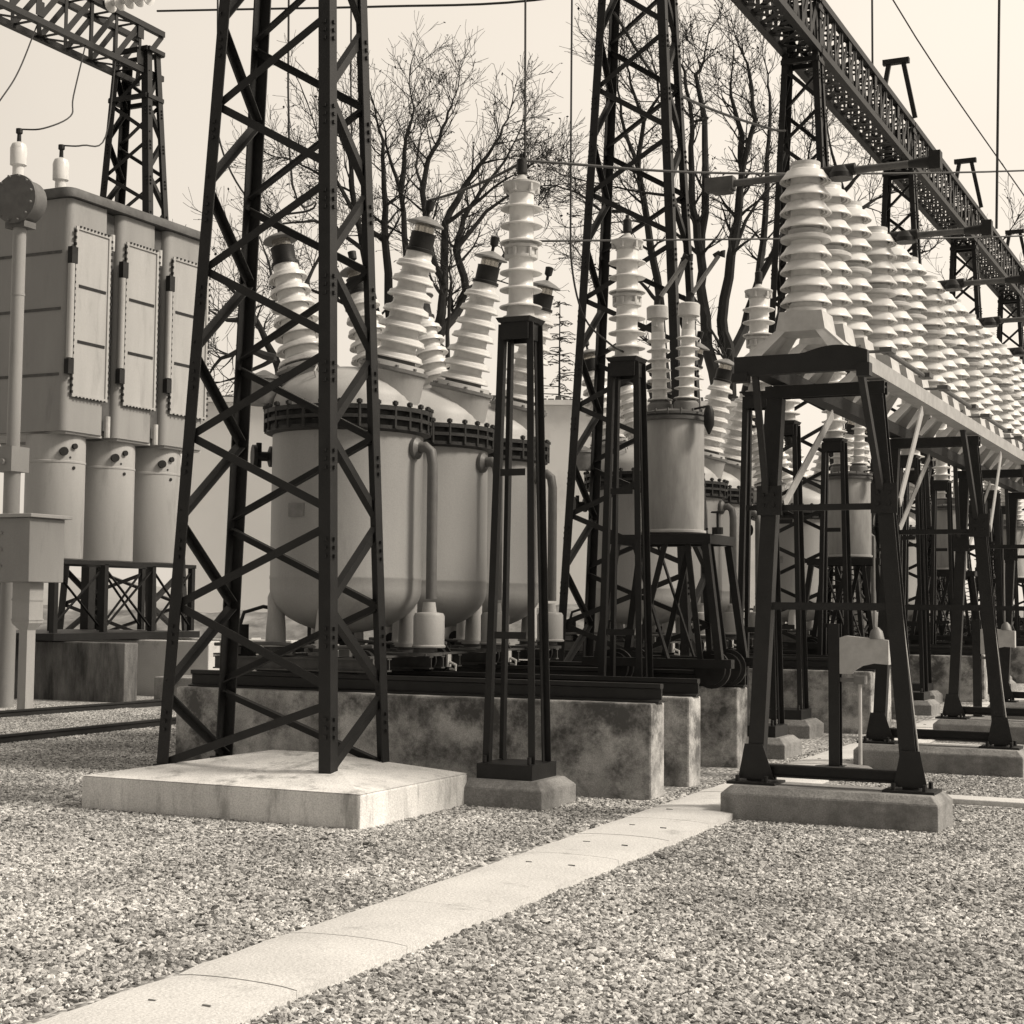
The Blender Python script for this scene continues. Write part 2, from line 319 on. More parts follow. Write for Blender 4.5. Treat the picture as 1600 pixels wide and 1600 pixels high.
# ------------------------------------------------------------------ lattice towers
def tower(label, loc, sc=1., H=12.5, lean=0.):
    t = thing('lattice_tower', label, 'lattice tower', loc, 0, 'black steel lattice towers')
    hx0, hy0 = .86*sc, .47*sc; z0 = 0
    def S_(z): return 1-.335*z/6.4
    def P(sx, sy, z, ins=0): k = S_(z); return V((sx*(hx0*k-ins)+lean*z, sy*(hy0*k-ins), z))
    lw = .112
    for sx in (-1, 1):
        for sy in (-1, 1):
            m_ = MB(); p, q = P(sx, sy, z0), P(sx, sy, H); d = (q-p)
            # angle iron: corner outwards, flanges along x and y
            pts = []
            for base in (p, q):
                for ox, oy in ((0,0),(-sx*lw,0),(-sx*lw,-sy*.014),(-sx*.014,-sy*.014),(-sx*.014,-sy*lw),(0,-sy*lw)): pts.append(base+V((ox, oy, 0)))
            f = [(i, (i+1) % 6, 6+(i+1) % 6, 6+i) for i in range(6)]+[tuple(range(6))[::-1], tuple(range(6, 12))]
            if sx*sy < 0: f = [q_[::-1] for q_ in f]
            m_.add(pts, f)
            for k in range(int(H/.74)):
                zc = .1+k*.725
                for e in (-.09, -.02, .05):
                    c = P(sx, sy, zc+e+.3)
                    m_.box((c.x-sx*.05-.014, c.y+sy*.0-.014, c.z-.014), (c.x-sx*.05+.014, c.y+sy*.014+.014, c.z+.014))
                    m_.box((c.x-.012+sx*.008, c.y-sy*.05-.014, c.z-.014), (c.x+.012+sx*.008, c.y-sy*.05+.014, c.z+.014))
            m_.box((p.x-.02-(lw+.03 if sx > 0 else 0), p.y-.02-(lw+.03 if sy > 0 else 0), -.01), (p.x+.02+(lw+.03 if sx < 0 else 0), p.y+.02+(lw+.03 if sy < 0 else 0), .02))
            m_.build('leg', 'steel', t)
    n = int((H-.1)/.72); hh = .72; bw_ = .068
    for k in range(n):
        za, zb = max(.05, -.06+k*hh), -.06+(k+1)*hh
        for side in range(4):
            m_ = MB()
            if side == 0: s = (-1, -1) if k % 2 == 0 else (1, -1); e = (-s[0], -1)
            if side == 1: s = (1, 1) if k % 2 == 0 else (-1, 1); e = (-s[0], 1)
            if side == 2: s = (1, -1) if k % 2 == 0 else (1, 1); e = (1, -s[1])
            if side == 3: s = (-1, 1) if k % 2 == 0 else (-1, -1); e = (-1, -s[1])
            ins = .018
            p, q = P(*s, za, ins), P(*e, zb-.05, ins)
            nrm = V((0, -1 if side == 0 else 1, 0)) if side < 2 else V((1 if side == 2 else -1, 0, 0))
            dd = (q-p).normalized(); p = p+dd*.02; q = q-dd*.02
            m_.angle(p-nrm*.012, q-nrm*.012, bw_, .009, ref=nrm, sx=1 if dd.z > 0 else -1, sy=-1)
            m_.build('brace', 'steel', t)
    m_ = MB(); k = S_(H); a, b = hx0*k+.03, hy0*k+.03
    for z in (H-1.0, H-.03):
        m_ = MB()
        for sy in (-1, 1): m_.box((-a+lean*z, sy*b-.03, z), (a+lean*z, sy*b+.03, z+.09))
        for sx in (-1, 1): m_.box((sx*a-.031+lean*z, -b, z+.004), (sx*a+.031+lean*z, b, z+.086))
        m_.build('top_frame', 'steel', t)
    return t
TX = -7.66; TP = 8.35; TY = [11.45+TP*k for k in range(7)]
TL = ['tallest and nearest lattice tower standing on the broad pale slab', 'lattice tower between the first and second groups of round tanks, centre of the picture',
      'lattice tower behind the nearest white insulator column', 'lattice tower under the overhead girder, fourth from the nearest', 'lattice tower under the overhead girder, fifth from the nearest',
      'lattice tower under the overhead girder, sixth from the nearest', 'most distant lattice tower of the row at right edge']
t0 = tower(TL[0], (-7.70, TY[0], .32), lean=.009); t0['group'] = 'black steel lattice towers'
t1 = tower(TL[1], (TX, TY[1], .1), 1.13)
t2_ = tower(TL[2], (TX, TY[2], .1))
for k in range(3, 7): dup(t2_, (TX, TY[k], .1), TL[k])
dup(t2_, (-23.4, 28.7, .1), 'lattice tower rising behind the riveted switch cabinet at left', scale=(1.62, 1.45, 1.13))
for k in range(5): dup(t2_, (-10.4, 40.5+6.2*k, .1), 'short lattice stand behind the far portals, %s of its row' % ORD[k], scale=(.8, .9, .40))
for k in range(3): dup(t2_, (-6.75, 27.3+8.4*k, .1), 'low lattice stand beside the small galvanised tanks, %s from the camera' % ORD[k], scale=(.62, .9, .27))
# slabs below the towers
def slab(loc, label, m_='slabc'):
    o = MB(); W, D_, H_ = 1.33, .88, .27
    o.fr((-W, -D_, W, D_), -.05, (-W, -D_, W, D_), H_)
    vs = [(-W,-D_,H_),(W,-D_,H_),(W,D_,H_),(-W,D_,H_),(-.25,.3,H_+.17),(.25,.3,H_+.17)]
    o.add(vs, [(0,1,5,4),(1,2,5),(2,3,4,5),(3,0,4)])
    o = o.build('concrete_slab', m_, loc=loc, smooth=False, bevel=.018); tag(o, label, 'concrete slab', 'concrete slabs below the towers'); return o
s0 = slab((-7.58, 11.34, 0), 'broad pale concrete slab below the nearest lattice tower')
for k in range(1, 7): dup(s0, (TX, TY[k], -.17), 'low concrete slab below the %s lattice tower of the long row' % ORD[k])
dup(s0, (-23.4, 28.7, -.17), 'low concrete slab below the tower behind the left switch cabinet')

# overhead lattice girder
def girder(name_label, x, y0, y1, zb, w_=.6, h_=.95, dense=True):
    t = thing('lattice_girder', name_label, 'lattice girder', (x, y0, zb), 0, 'overhead lattice girders'); Ln = y1-y0; a = w_/2
    for sx in (-1, 1):
        for z in (0, h_):
            MB().bar((sx*a, .03, z), (sx*a, Ln-.03, z), .13, .13, ref=V((0, 0, 1))).build('chord', 'steel', t)
    n = max(4, round(Ln/(.55 if dense else .8))); st = (Ln-.1)/n
    for sx in (-1, 1):
        m_ = MB()
        for k in range(n):
            ya, yb = .05+k*st, .05+(k+1)*st
            m_.bar((sx*a, ya, .03), (sx*a, yb, h_-.03), .135, .012, ref=V((1, 0, 0)))
            if dense: m_.bar((sx*(a-.016), ya, h_-.03), (sx*(a-.016), yb, .03), .135, .012, ref=V((1, 0, 0)))
            m_.bar((sx*(a+.014), ya, .03), (sx*(a+.014), ya, h_-.03), .09, .02, ref=V((1, 0, 0)))
        m_.build('side_lacing', 'steel', t, smooth=False)
    for z in (-.0, h_):
        m_ = MB()
        for k in range(n):
            ya, yb = .05+k*st, .05+(k+1)*st
            s = 1 if k % 2 else -1
            m_.bar((-s*a, ya, z+.01), (s*a, yb, z+.01), .10, .014, ref=V((0, 0, 1)))
            if dense and z == 0: m_.bar((s*a, ya, z-.008), (-s*a, yb, z-.008), .10, .014, ref=V((0, 0, 1)))
            m_.bar((-a, ya, z+.028), (a, ya, z+.028), .09, .014, ref=V((0, 0, 1)))
        m_.build('top_lacing' if z else 'bottom_lacing', 'steel', t, smooth=False)
    m_ = MB()
    for k in range(0, n, 4):
        ya = .05+k*st; m_.box((a+.03, ya-.12, .1), (a+.045, ya+.12, .42)); m_.box((a+.03, ya-.1, h_-.35), (a+.045, ya+.1, h_-.08))
    m_.build('gusset_plate', 'steel', t, smooth=False)
    return t
for k in range(0, 6):
    girder('black overhead girder span between the %s and %s towers of the long row' % (ORD[k], ORD[k+1]), TX, TY[k], TY[k+1]-.004, 11.85)
girder('black overhead girder span running past the farthest tower', TX, TY[6], TY[6]+TP, 11.85)
girder('lattice girder crossing the top left corner above the switch cabinet', -23.4, 12.0, 29.2, 13.75, .7, 1.05, False)
# A-shaped brackets standing on the girder
def bracket(y, label):
    t = thing('girder_bracket', label, 'steel bracket', (TX, y, 12.86), 0, 'A shaped brackets on the overhead girder')
    for s in (-1, 1): MB().bar((s*.42, 0, 0), (s*.17, 0, 1.30), .10, .09).build('leg', 'steel', t)
    MB().bar((-.30, 0, 1.36), (.30, 0, 1.36), .14, .12).build('cross_bar', 'steel', t); return t
b0 = bracket(36.2, 'A shaped bracket on top of the girder, largest of three'); dup(b0, (TX, 45.2, 12.86), 'A shaped bracket on top of the girder, middle of three'); dup(b0, (TX, 54.5, 12.86), 'A shaped bracket on top of the girder, at the right edge')

# ------------------------------------------------------------------ rail plinths
for bnk in range(4):
    for i, (yy, xe, th) in enumerate(((13.31, -5.0, .34), (14.46, -5.05, .34), (16.43, -5.2, .36), (18.0, -5.9, .34))):
        Y = yy+TP*bnk*1.006
        o = MB().box((-10.15, Y, -.1), (xe, Y+th, .84)).build('concrete_plinth', 'concrete', smooth=False, bevel=.02)
        tag(o, 'stained concrete rail plinth, %s wall under the %s group of round tanks' % (['front', 'second', 'third', 'rear'][i], ['nearest', 'second', 'third', 'farthest'][bnk]), 'concrete plinth', 'stained concrete rail plinths')
        o = MB().prof((-10.1, Y+.21, .97), (xe+.02, Y+.21, .97), [(-.08,-.128),(.08,-.128),(.08,-.115),(.014,-.10),(.014,-.01),(.04,.0),(.04,.038),(-.04,.038),(-.04,.0),(-.014,-.01),(-.014,-.10),(-.08,-.115)], V((0,0,1))).build('steel_rail', 'rail')
        tag(o, 'black steel rail on the %s plinth wall of the %s group of round tanks' % (['front', 'second', 'third', 'rear'][i], ['nearest', 'second', 'third', 'farthest'][bnk]), 'rail', 'black rails on the plinths')

# ------------------------------------------------------------------ insulator helper
def sheds(m_, p, d, n, pitch, rc, rs, rc2=None, rs2=None, cone=False, seg=28):
    rc2 = rc2 or rc; rs2 = rs2 or rs; pr = [(rc*.98, 0)]
    for i in range(n):
        k = (i+.5)/n; c = rc+(rc2-rc)*k; s = rs+(rs2-rs)*k; z = i*pitch
        if cone == 2: pr += [(c, z+pitch*.46), (c*1.08, z+pitch*.48), (s*.70, z+pitch*.42), (s*.715, z+pitch*.14), (s*.75, z+pitch*.14), (s*.765, z+pitch*.38), (s*.83, z+pitch*.34), (s*.845, z+pitch*.08), (s*.88, z+pitch*.08), (s*.895, z+pitch*.24), (s*.955, z+pitch*.18), (s*.975, z), (s, z+pitch*.03), (s*.998, z+pitch*.09), (s*.975, z+pitch*.16), (s*.85, z+pitch*.40), (c*1.30, z+pitch*.66), (c*1.05, z+pitch*.77), (c, z+pitch)]
        elif cone: pr += [(c, z+pitch*.40), (s*.70, z+pitch*.36), (s*.73, z+pitch*.12), (s*.78, z+pitch*.12), (s*.80, z+pitch*.28), (s*.93, z+pitch*.16), (s*.98, z), (s, z+pitch*.03), (s*.995, z+pitch*.10), (s*.96, z+pitch*.14), (c*1.42, z+pitch*.34), (c*1.10, z+pitch*.48), (c, z+pitch*.62), (c, z+pitch)]
        else: pr += [(c, z+pitch*.24), (s*.8, z+pitch*.15), (s*.97, z+pitch*.04), (s*.995, z+pitch*.06), (s, z+pitch*.12), (s*.96, z+pitch*.145), (c*1.28, z+pitch*.23), (c*1.06, z+pitch*.31), (c, z+pitch*.40), (c, z+pitch*.95)]
    m_.lathe(p, d, pr, seg); return pr[-1][1]
def bolts(m_, c, R_, n, r, h, d=V((0, 0, 1))):
    a, b = frame(d)
    for i in range(n):
        t = 2*math.pi*(i+.5)/n; p = V(c)+a*(R_*math.cos(t))+b*(R_*math.sin(t)); m_.cyl(p, p+d*h, r, 6)

# ------------------------------------------------------------------ round oil circuit breaker on a carriage
def breaker(label, loc):
    t = thing('round_tank_breaker', label, 'circuit breaker', loc, 0, 'round grey tank breakers'); Rb = .77
    pr = [(.001, 1.40)]+[(Rb*math.sin(a), 1.85-.45*math.cos(a)) for a in [math.pi/2*k/14 for k in range(1, 14)]]+[(Rb, 1.85), (Rb, 1.935), (Rb+.004, 1.945), (Rb+.004, 1.965), (Rb, 1.98), (Rb, 3.42)]
    MB().lathe((0,0,0), (0,0,1), pr, 72).build('tank', 'tank', t)
    m_ = MB(); m_.lathe((0,0,0), (0,0,1), [(.78, 3.40), (.84, 3.42), (.84, 3.455), (.79, 3.46), (.79, 3.51), (.86, 3.515), (.86, 3.55), (.80, 3.555), (.80, 3.60), (.86, 3.605), (.86, 3.65), (.78, 3.66)], 72)
    for i in range(28):
        a = 2*math.pi*i/28; m_.box((0, 0, 0), (0, 0, 0)) if False else None
        c = V((.845*math.cos(a), .845*math.sin(a), 0)); m_.cyl(c+V((0,0,3.43)), c+V((0,0,3.70)), .020, 6); m_.cyl(c+V((0,0,3.66)), c+V((0,0,3.69)), .034, 6)
    m_.build('flange', 'flange', t)
    m_ = MB(); pr = [(.79, 3.655), (.775, 3.70)]+[(.775*math.cos(a), 3.70+.42*math.sin(a)) for a in [math.pi/2*k/10 for k in range(1, 10)]]+[(.001, 4.12)]
    m_.lathe((0,0,0), (0,0,1), pr, 56)
    for s in (-1, 1):                     # turret under each bushing
        d = V((s*.26, 0, 1)).normalized(); p = V((s*.42, 0, 3.66)); m_.lathe(p, d, [(.34, -.1), (.33, .36), (.34, .40), (.30, .50)], 30)
    m_.tube([(0, -.62, 3.93), (0, -.66, 4.0), (0, -.62, 4.06), (0, -.58, 4.0)], .012, 6)
    m_.build('lid', 'tankl', t)
    m_ = MB(); m_.cyl((-.76, -.42, 3.72), (-.76, -.42, 3.98), .15, 18); m_.lathe((-.76, -.42, 3.98), (0,0,1), [(.17, 0), (.16, .03), (.02, .1)], 18); m_.build('filler_cap', 'cap', t)
    for s in (-1, 1):
        d = V((s*.24, 0, 1)).normalized(); p = V((s*.52, 0, 4.06))
        m_ = MB(); sheds(m_, p+d*.12, d, 7, .158, .185, .285, .13, .20, cone=True); bu = m_.build('bushing', 'porcelain', t)
        m_ = MB(); m_.lathe(p, d, [(.36, 0), (.36, .035), (.22, .04), (.20, .13)], 28); bolts(m_, p, .32, 10, .02, .06, d); m_.build('collar', 'cap', bu)
        q = p+d*(.12+7*.158)
        m_ = MB(); m_.lathe(q, d, [(.15, 0), (.15, .03), (.125, .04), (.125, .19), (.13, .20)], 20); m_.build('terminal_box', 'dark', bu)
        m_ = MB(); m_.lathe(q, d, [(.10, .20), (.10, .29)], 20); m_.build('oil_gauge', 'glass', bu)
        m_ = MB(); m_.lathe(q, d, [(.19, .285), (.185, .30), (.12, .335), (.03, .37)], 24); m_.build('hat', 'cap', bu)
        m_ = MB(); m_.lathe(q, d, [(.018, .36), (.018, .42), (.045, .44), (.05, .53), (.02, .54)], 12); m_.build('clamp', 'dark', bu)
    m_ = MB(); a = R(1); c = V((math.cos(a), math.sin(a), 0)); c0 = c*.76
    pts = [c0+V((0,0,3.26)), c0+c*.14+V((0,0,3.27)), c0+c*.20+V((0,0,3.22)), c0+c*.22+V((0,0,3.10)), c0+c*.22+V((0,0,1.75))]
    m_.tube(pts, .055, 14); m_.lathe(c0+c*.01+V((0,0,3.26)), c, [(.11, 0), (.11, .04), (.07, .07)], 16); m_.build('breather_pipe', 'pipe', t)
    m_ = MB(); c1 = c0+c*.20; m_.lathe((c1.x, c1.y, 0), (0,0,1), [(.165, 1.27), (.17, 1.285), (.155, 1.30), (.155, 1.58), (.14, 1.61), (.075, 1.62), (.062, 1.72)], 28); m_.build('pipe_foot', 'tankl', t)
    m_ = MB(); m_.lathe((-.86, -.1, 3.22), (-.7, -.7, 0), [(.11, 0), (.11, .03), (.05, .05), (.05, .16), (.12, .17), (.12, .21)], 14); m_.cyl((-.96, -.2, 3.1), (-.96, -.2, 3.36), .03, 8); m_.build('valve', 'dark', t)
    for px, py in ((-.56, -.42), (.14, -.60), (-.56, .42), (.5, .42)):
        d = V((px, py, 0)).normalized(); m_ = MB(); b0_ = V((px, py, 0))
        m_.tube([b0_+V((0,0,1.30)), b0_+V((0,0,1.45)), b0_+V((0,0,1.60)), b0_+d*.03+V((0,0,1.76)), b0_+d*.01+V((0,0,1.90))], [.105, .10, .088, .06, .02], 16); m_.cyl(b0_+V((0,0,1.26)), b0_+V((0,0,1.30)), .14, 16); m_.build('foot', 'tankl', t)
    m_ = MB()
    for yy in (-.62, -.34, .52, .78): m_.ibeam((-1.15, yy, 1.10), (.72, yy, 1.10), .08, .13, .014, V((0,0,1)))
    for xx in (-1.05, -.5, .12, .64): m_.bar((xx, -.70, 1.181), (xx, .84, 1.181), .14, .02, V((0,0,1)))
    for px, py in ((-.56, -.42), (.14, -.60), (-.56, .42), (.5, .42), (.93, 0)): m_.lathe((px, py, 0), (0,0,1), [(.17, 1.19), (.17, 1.22), (.12, 1.225), (.12, 1.27)], 14)
    m_.bar((.3, 0, 1.20), (1.02, 0, 1.20), .3, .025, V((0,0,1)))
    for xx in (-.95, -.3, .35): m_.bar((xx, -.66, 1.22), (xx+.12, -.66, 1.22), .05, .07)
    m_.tube([(-1.1, -.70, 1.28), (-.4, -.72, 1.30), (.2, -.72, 1.27), (.74, -.70, 1.29)], .018, 8)
    m_.build('carriage_frame', 'midst', t)
    m_ = MB(); m_.box((-1.02, -.66, 1.24), (-.86, -.46, 1.48)); m_.cyl((-.94, -.66, 1.38), (-.94, -.69, 1.38), .05, 12); m_.tube([(-.94, -.5, 1.48), (-.93, -.45, 1.60), (-.80, -.3, 1.66), (-.6, -.2, 1.62)], .02, 8); m_.build('control_box', 'dark', t)
    m_ = MB(); m_.cyl((0, 0, 1.44), (0, 0, 1.26), .09, 16); m_.cyl((0, 0, 1.30), (.0, -.5, 1.30), .035, 10); m_.lathe((0, -.5, 1.30), (0,-1,0), [(.05, 0), (.05, .05), (.09, .06), (.09, .075)], 14); m_.build('drain_valve', 'dark', t)
    m_ = MB(); m_.box((-.2, -.778, 2.55), (-.02, -.755, 2.68)); m_.build('name_plate', 'cap', t)
    for xx in (-.9, .55):
        for yy in (-.52, .63):
            m_ = MB(); m_.lathe((xx, yy-.05, 1.128), (0,1,0), [(.12, 0), (.12, .055), (.155, .06), (.155, .09), (.05, .10), (.04, .12)], 26); m_.build('wheel', 'dark', t)
    m_ = MB(); m_.box((.72, -.66, 1.04), (.74, -.58, 1.17)); m_.tube([(.74, -.62, 1.09), (.82, -.63, 1.06), (.82, -.63, 1.01), (.75, -.63, 1.02)], .016, 6); m_.build('hook', 'capl', t)
    return t
BW = [['near left grey round tank breaker, largest of all, behind the front tower', 'grey round tank breaker in the middle of the nearest three', 'grey round tank breaker at the rear of the nearest three'],
      ['front one of the second three round tanks, behind the centre tower', 'middle one of the second three round tanks', 'rear one of the second three round tanks, left of the steel portals'],
      ['front one of the third three round tanks, seen through the portals', 'middle one of the third three round tanks, seen through the portals', 'rear one of the third three round tanks, seen through the portals'],
      ['front one of the farthest three round tanks', 'middle one of the farthest three round tanks', 'rear one of the farthest three round tanks']]
br = None
for bnk in range(4):
    for k in range(3):
        loc = (-8.587-.10*k, 14.02+1.69*k+8.4*bnk, 0)
        if br is None: br = breaker(BW[0][0], loc)
        else: dup(br, loc, BW[bnk][k])

# ------------------------------------------------------------------ support posts with post insulators
def post(label, loc, s=1.):
    t = thing('support_post', label, 'steel support', loc, 0, 'narrow four legged steel supports')
    for sx in (-1, 1):
        for sy in (-1, 1):
            m_ = MB(); m_.angle((sx*.185, sy*.17, .0), (sx*.105, sy*.10, 3.78), .062, .012, ref=V((0, 1, 0)), sx=-sx, sy=-sy); m_.build('leg', 'steel', t)
    m_ = MB(); m_.fr((-.145, -.145, .145, .145), 3.79, (-.165, -.165, .165, .165), 3.83); m_.box((-.13, -.13, 3.64), (.13, -.118, 3.79)); m_.box((-.13, .118, 3.64), (.13, .13, 3.79))
    m_.box((.118, -.117, 3.64), (.13, .117, 3.79)); m_.box((-.13, -.117, 3.64), (-.118, .117, 3.79)); m_.build('top_plate', 'steel', t)
    for z in (1.05, 2.45): MB().box((-.17+.022*z, -.18+.018*z, z), (.17-.022*z, -.17+.018*z, z+.06)).build('tie', 'steel', t)
    m_ = MB(); m_.box((-.26, -.25, -.13), (.26, .25, -.005)); 
    for sx in (-1, 1): m_.cyl((sx*.21, -.20, 0), (sx*.21, -.20, .06), .02, 6); m_.cyl((sx*.21, .20, 0), (sx*.21, .20, .06), .02, 6)
    m_.build('base_frame', 'steel', t); return t
def footing(name, label, loc, w_, d_, h_, ch, m_='pad', group='concrete footings with bevelled tops'):
    o = MB(); o.fr((-w_, -d_, w_, d_), -.08, (-w_, -d_, w_, d_), h_-ch); o.fr((-w_+.001, -d_+.001, w_-.001, d_-.001), h_-ch-.001, (-w_+ch*1.1, -d_+ch*1.1, w_-ch*1.1, d_-ch*1.1), h_)
    o = o.build(name, m_, loc=loc, smooth=False, bevel=.008); return tag(o, label, 'concrete footing', group)
def post_insulator(label, loc):
    t = thing('post_insulator', label, 'insulator', loc, 0, 'post insulators on the narrow supports')
    m_ = MB(); m_.lathe((0,0,0), (0,0,1), [(.155, 0), (.155, .02), (.125, .025), (.12, .10)], 24); m_.build('base_collar', 'capl', t)
    for k, z in enumerate((.09, .66)):
        m_ = MB(); n = 3; sheds(m_, (0, 0, z), (0,0,1), 3, .152, .108, .188); m_.build('porcelain', 'porcelain', t)
    m_ = MB(); m_.lathe((0,0,0), (0,0,1), [(.10, .53), (.145, .535), (.145, .56), (.12, .565), (.12, .62), (.15, .625), (.15, .65), (.112, .665)], 24); bolts(m_, (0,0,.54), .13, 6, .02, .08); m_.build('joint', 'capl', t)
    m_ = MB(); m_.lathe((0,0,0), (0,0,1), [(.12, 1.11), (.12, 1.13), (.14, 1.16), (.165, 1.19), (.165, 1.205), (.10, 1.22), (.05, 1.25), (.02, 1.30)], 24); bolts(m_, (0,0,1.12), .14, 6, .022, .07); m_.build('cap', 'capl', t)
    m_ = MB(); m_.lathe((0,0,0), (0,0,1), [(.03, 1.28), (.045, 1.30), (.045, 1.42), (.02, 1.44), (.02, 1.47)], 12); m_.build('terminal', 'dark', t); return t
PL = [((-5.93, 12.52), 'in front of the nearest plinth'), ((-5.89, 14.95), 'left of the small galvanised tank'), ((-5.42, 17.95), 'behind the nearest steel portal')]
WH = ['nearest', 'second', 'third', 'farthest']
p0 = i0 = None
for bnk in range(4):
    for j, ((x, y), d) in enumerate(PL):
        y2 = y+8.38*bnk; dd = d if bnk == 0 else ['at the front', 'in the middle', 'at the rear'][j]+' of the %s tank group' % WH[bnk]
        l1 = 'narrow four legged black steel support %s' % dd; l2 = 'white post insulator on the narrow support %s' % dd
        if p0 is None: p0 = post(l1, (x, y, .36)); i0 = post_insulator(l2, (x, y, 4.19))
        else:
            dup(p0, (x, y2, .36), l1); dup(i0, (x, y2, 4.19), l2)
        footing('concrete_footing', 'block footing of the narrow support %s' % dd, (x, y2, 0), .40, .36, .23, .07)

# ------------------------------------------------------------------ small galvanised instrument transformer on its stand
def small_tank(label, loc):
    t = thing('small_transformer', label, 'transformer', loc, 0, 'small galvanised transformers')
    MB().lathe((0,0,0), (0,0,1), [(.30, .0), (.325, .02), (.335, .03), (.335, 1.22), (.33, 1.24)], 44).build('tank', 'galv', t)
    m_ = MB(); m_.lathe((0,0,0), (0,0,1), [(.345, 1.22), (.375, 1.225), (.375, 1.26), (.345, 1.265), (.345, 1.28), (.365, 1.285), (.365, 1.31), (.20, 1.35)], 40); bolts(m_, (0,0,1.28), .355, 16, .013, .06); m_.build('lid', 'midst', t)
    MB().lathe((0,0,0), (0,0,1), [(.34, .02), (.355, .03), (.355, .055), (.335, .06)], 40).build('bottom_rim', 'capl', t)
    for s in (-1, 1):
        p = V((s*.155, -.02*s, 1.36)); d = V((s*.03, 0, 1)).normalized()
        m_ = MB(); sheds(m_, p+d*.10, d, 7, .108, .082, .138, .075, .125); bu = m_.build('bushing', 'porcelain', t)
        m_ = MB(); m_.lathe(p, d, [(.14, -.08), (.135, .06), (.10, .10)], 20); m_.build('collar', 'cap', bu)
        q = p+d*(.10+7*.108); m_ = MB(); m_.lathe(q, d, [(.068, -.01), (.068, .14), (.118, .145), (.118, .27), (.10, .285)], 20); m_.cyl(q+V((0, -.07, .05)), q+V((0, -.05, .12)), .02, 6); m_.build('cap', 'capl', bu)
        e = q+d*.28; m_ = MB(); m_.tube([e, e+V((0, 0, .07)), e+V((.03, 0, .12))], .04, 8); m_.build('clamp', 'dark', bu)
        f_ = e+V((.03, 0, .10)); g_ = f_+V((.26, .12, .42)); m_ = MB(); m_.cyl(f_, g_, .024, 8); m_.build('contact_arm', 'cap', bu)
        m_ = MB(); m_.tube([g_+V((-.05, 0, .0)), g_+V((.0, 0, .03)), g_+V((.06, 0, .0)), g_+V((.05, 0, .05))], .03, 8); m_.build('arm_clamp', 'dark', bu)
    m_ = MB(); m_.bar((.25, -.1, 1.34), (.46, -.16, 1.36), .02); m_.lathe((.46, -.16, 1.36), (0,0,-1), [(.03, 0), (.055, .06), (.055, .20), (.01, .30)], 12); m_.build('breather', 'dark', t)
    return t
def stand(label, loc):
    t = thing('transformer_stand', label, 'steel stand', loc, 0, 'stands of the small transformers')
    m_ = MB(); m_.box((-.56, -.42, 1.30), (.56, -.34, 1.40)); m_.box((-.56, .34, 1.30), (.56, .42, 1.40)); m_.box((-.56, -.339, 1.302), (-.48, .339, 1.398)); m_.box((.48, -.339, 1.302), (.56, .339, 1.398)); m_.box((-.47, -.339, 1.385), (.47, .339, 1.396)); m_.build('platform', 'steel', t)
    for sy in (-1, 1):
        for a, b in (((-.50, -.68)), ((.50, .66))): MB().bar((a, sy*.38, 1.30), (b, sy*.42, .10), .075, .075).build('leg', 'steel', t)
        for a, b in (((-.30, .10)), ((.30, .45)), ((.05, -.25))): MB().bar((a, sy*.38, 1.30), (b, sy*.41, .10), .06, .02).build('brace', 'steel', t)
    m_ = MB(); m_.box((-.85, -.47, .02), (.80, -.36, .11)); m_.box((-.85, .36, .02), (.80, .47, .11)); m_.build('skid', 'steel', t)
    for xx in (-.55, .52):
        for yy in (-.31, .22): m_ = MB(); m_.lathe((xx, yy, -.0), (0,1,0), [(.16, 0), (.16, .05), (.20, .055), (.20, .09)], 24); m_.build('wheel', 'dark', t)
    m_ = MB(); m_.cyl((.60, -.30, 1.40), (.60, -.30, 1.47), .06, 10); m_.cyl((.60, -.30, 1.47), (.60, -.30, 1.62), .014, 6); m_.lathe((.60, -.30, 1.62), (0,0,1), [(.07, 0), (.07, .015)], 12); m_.build('valve', 'dark', t)
    return t
st = None
for bnk in range(4):
    l1 = '%s small galvanised tank with two white bushings, %s' % (['largest', 'second', 'third', 'farthest'][bnk], ['right of the centre tower', 'seen through the nearest portal', 'seen through the second portal', 'deep among the far steelwork'][bnk])
    l2 = 'black splay legged stand carrying the %s small galvanised tank' % ['largest', 'second', 'third', 'farthest'][bnk]
    loc = (-5.84-(.13 if bnk else 0), 16.18+8.36*bnk)
    if st is None: st = small_tank(l1, (*loc, 2.45)); sd_ = stand(l2, (*loc, 1.05))
    else: dup(st, (*loc, 2.45), l1); dup(sd_, (*loc, 1.05), l2)

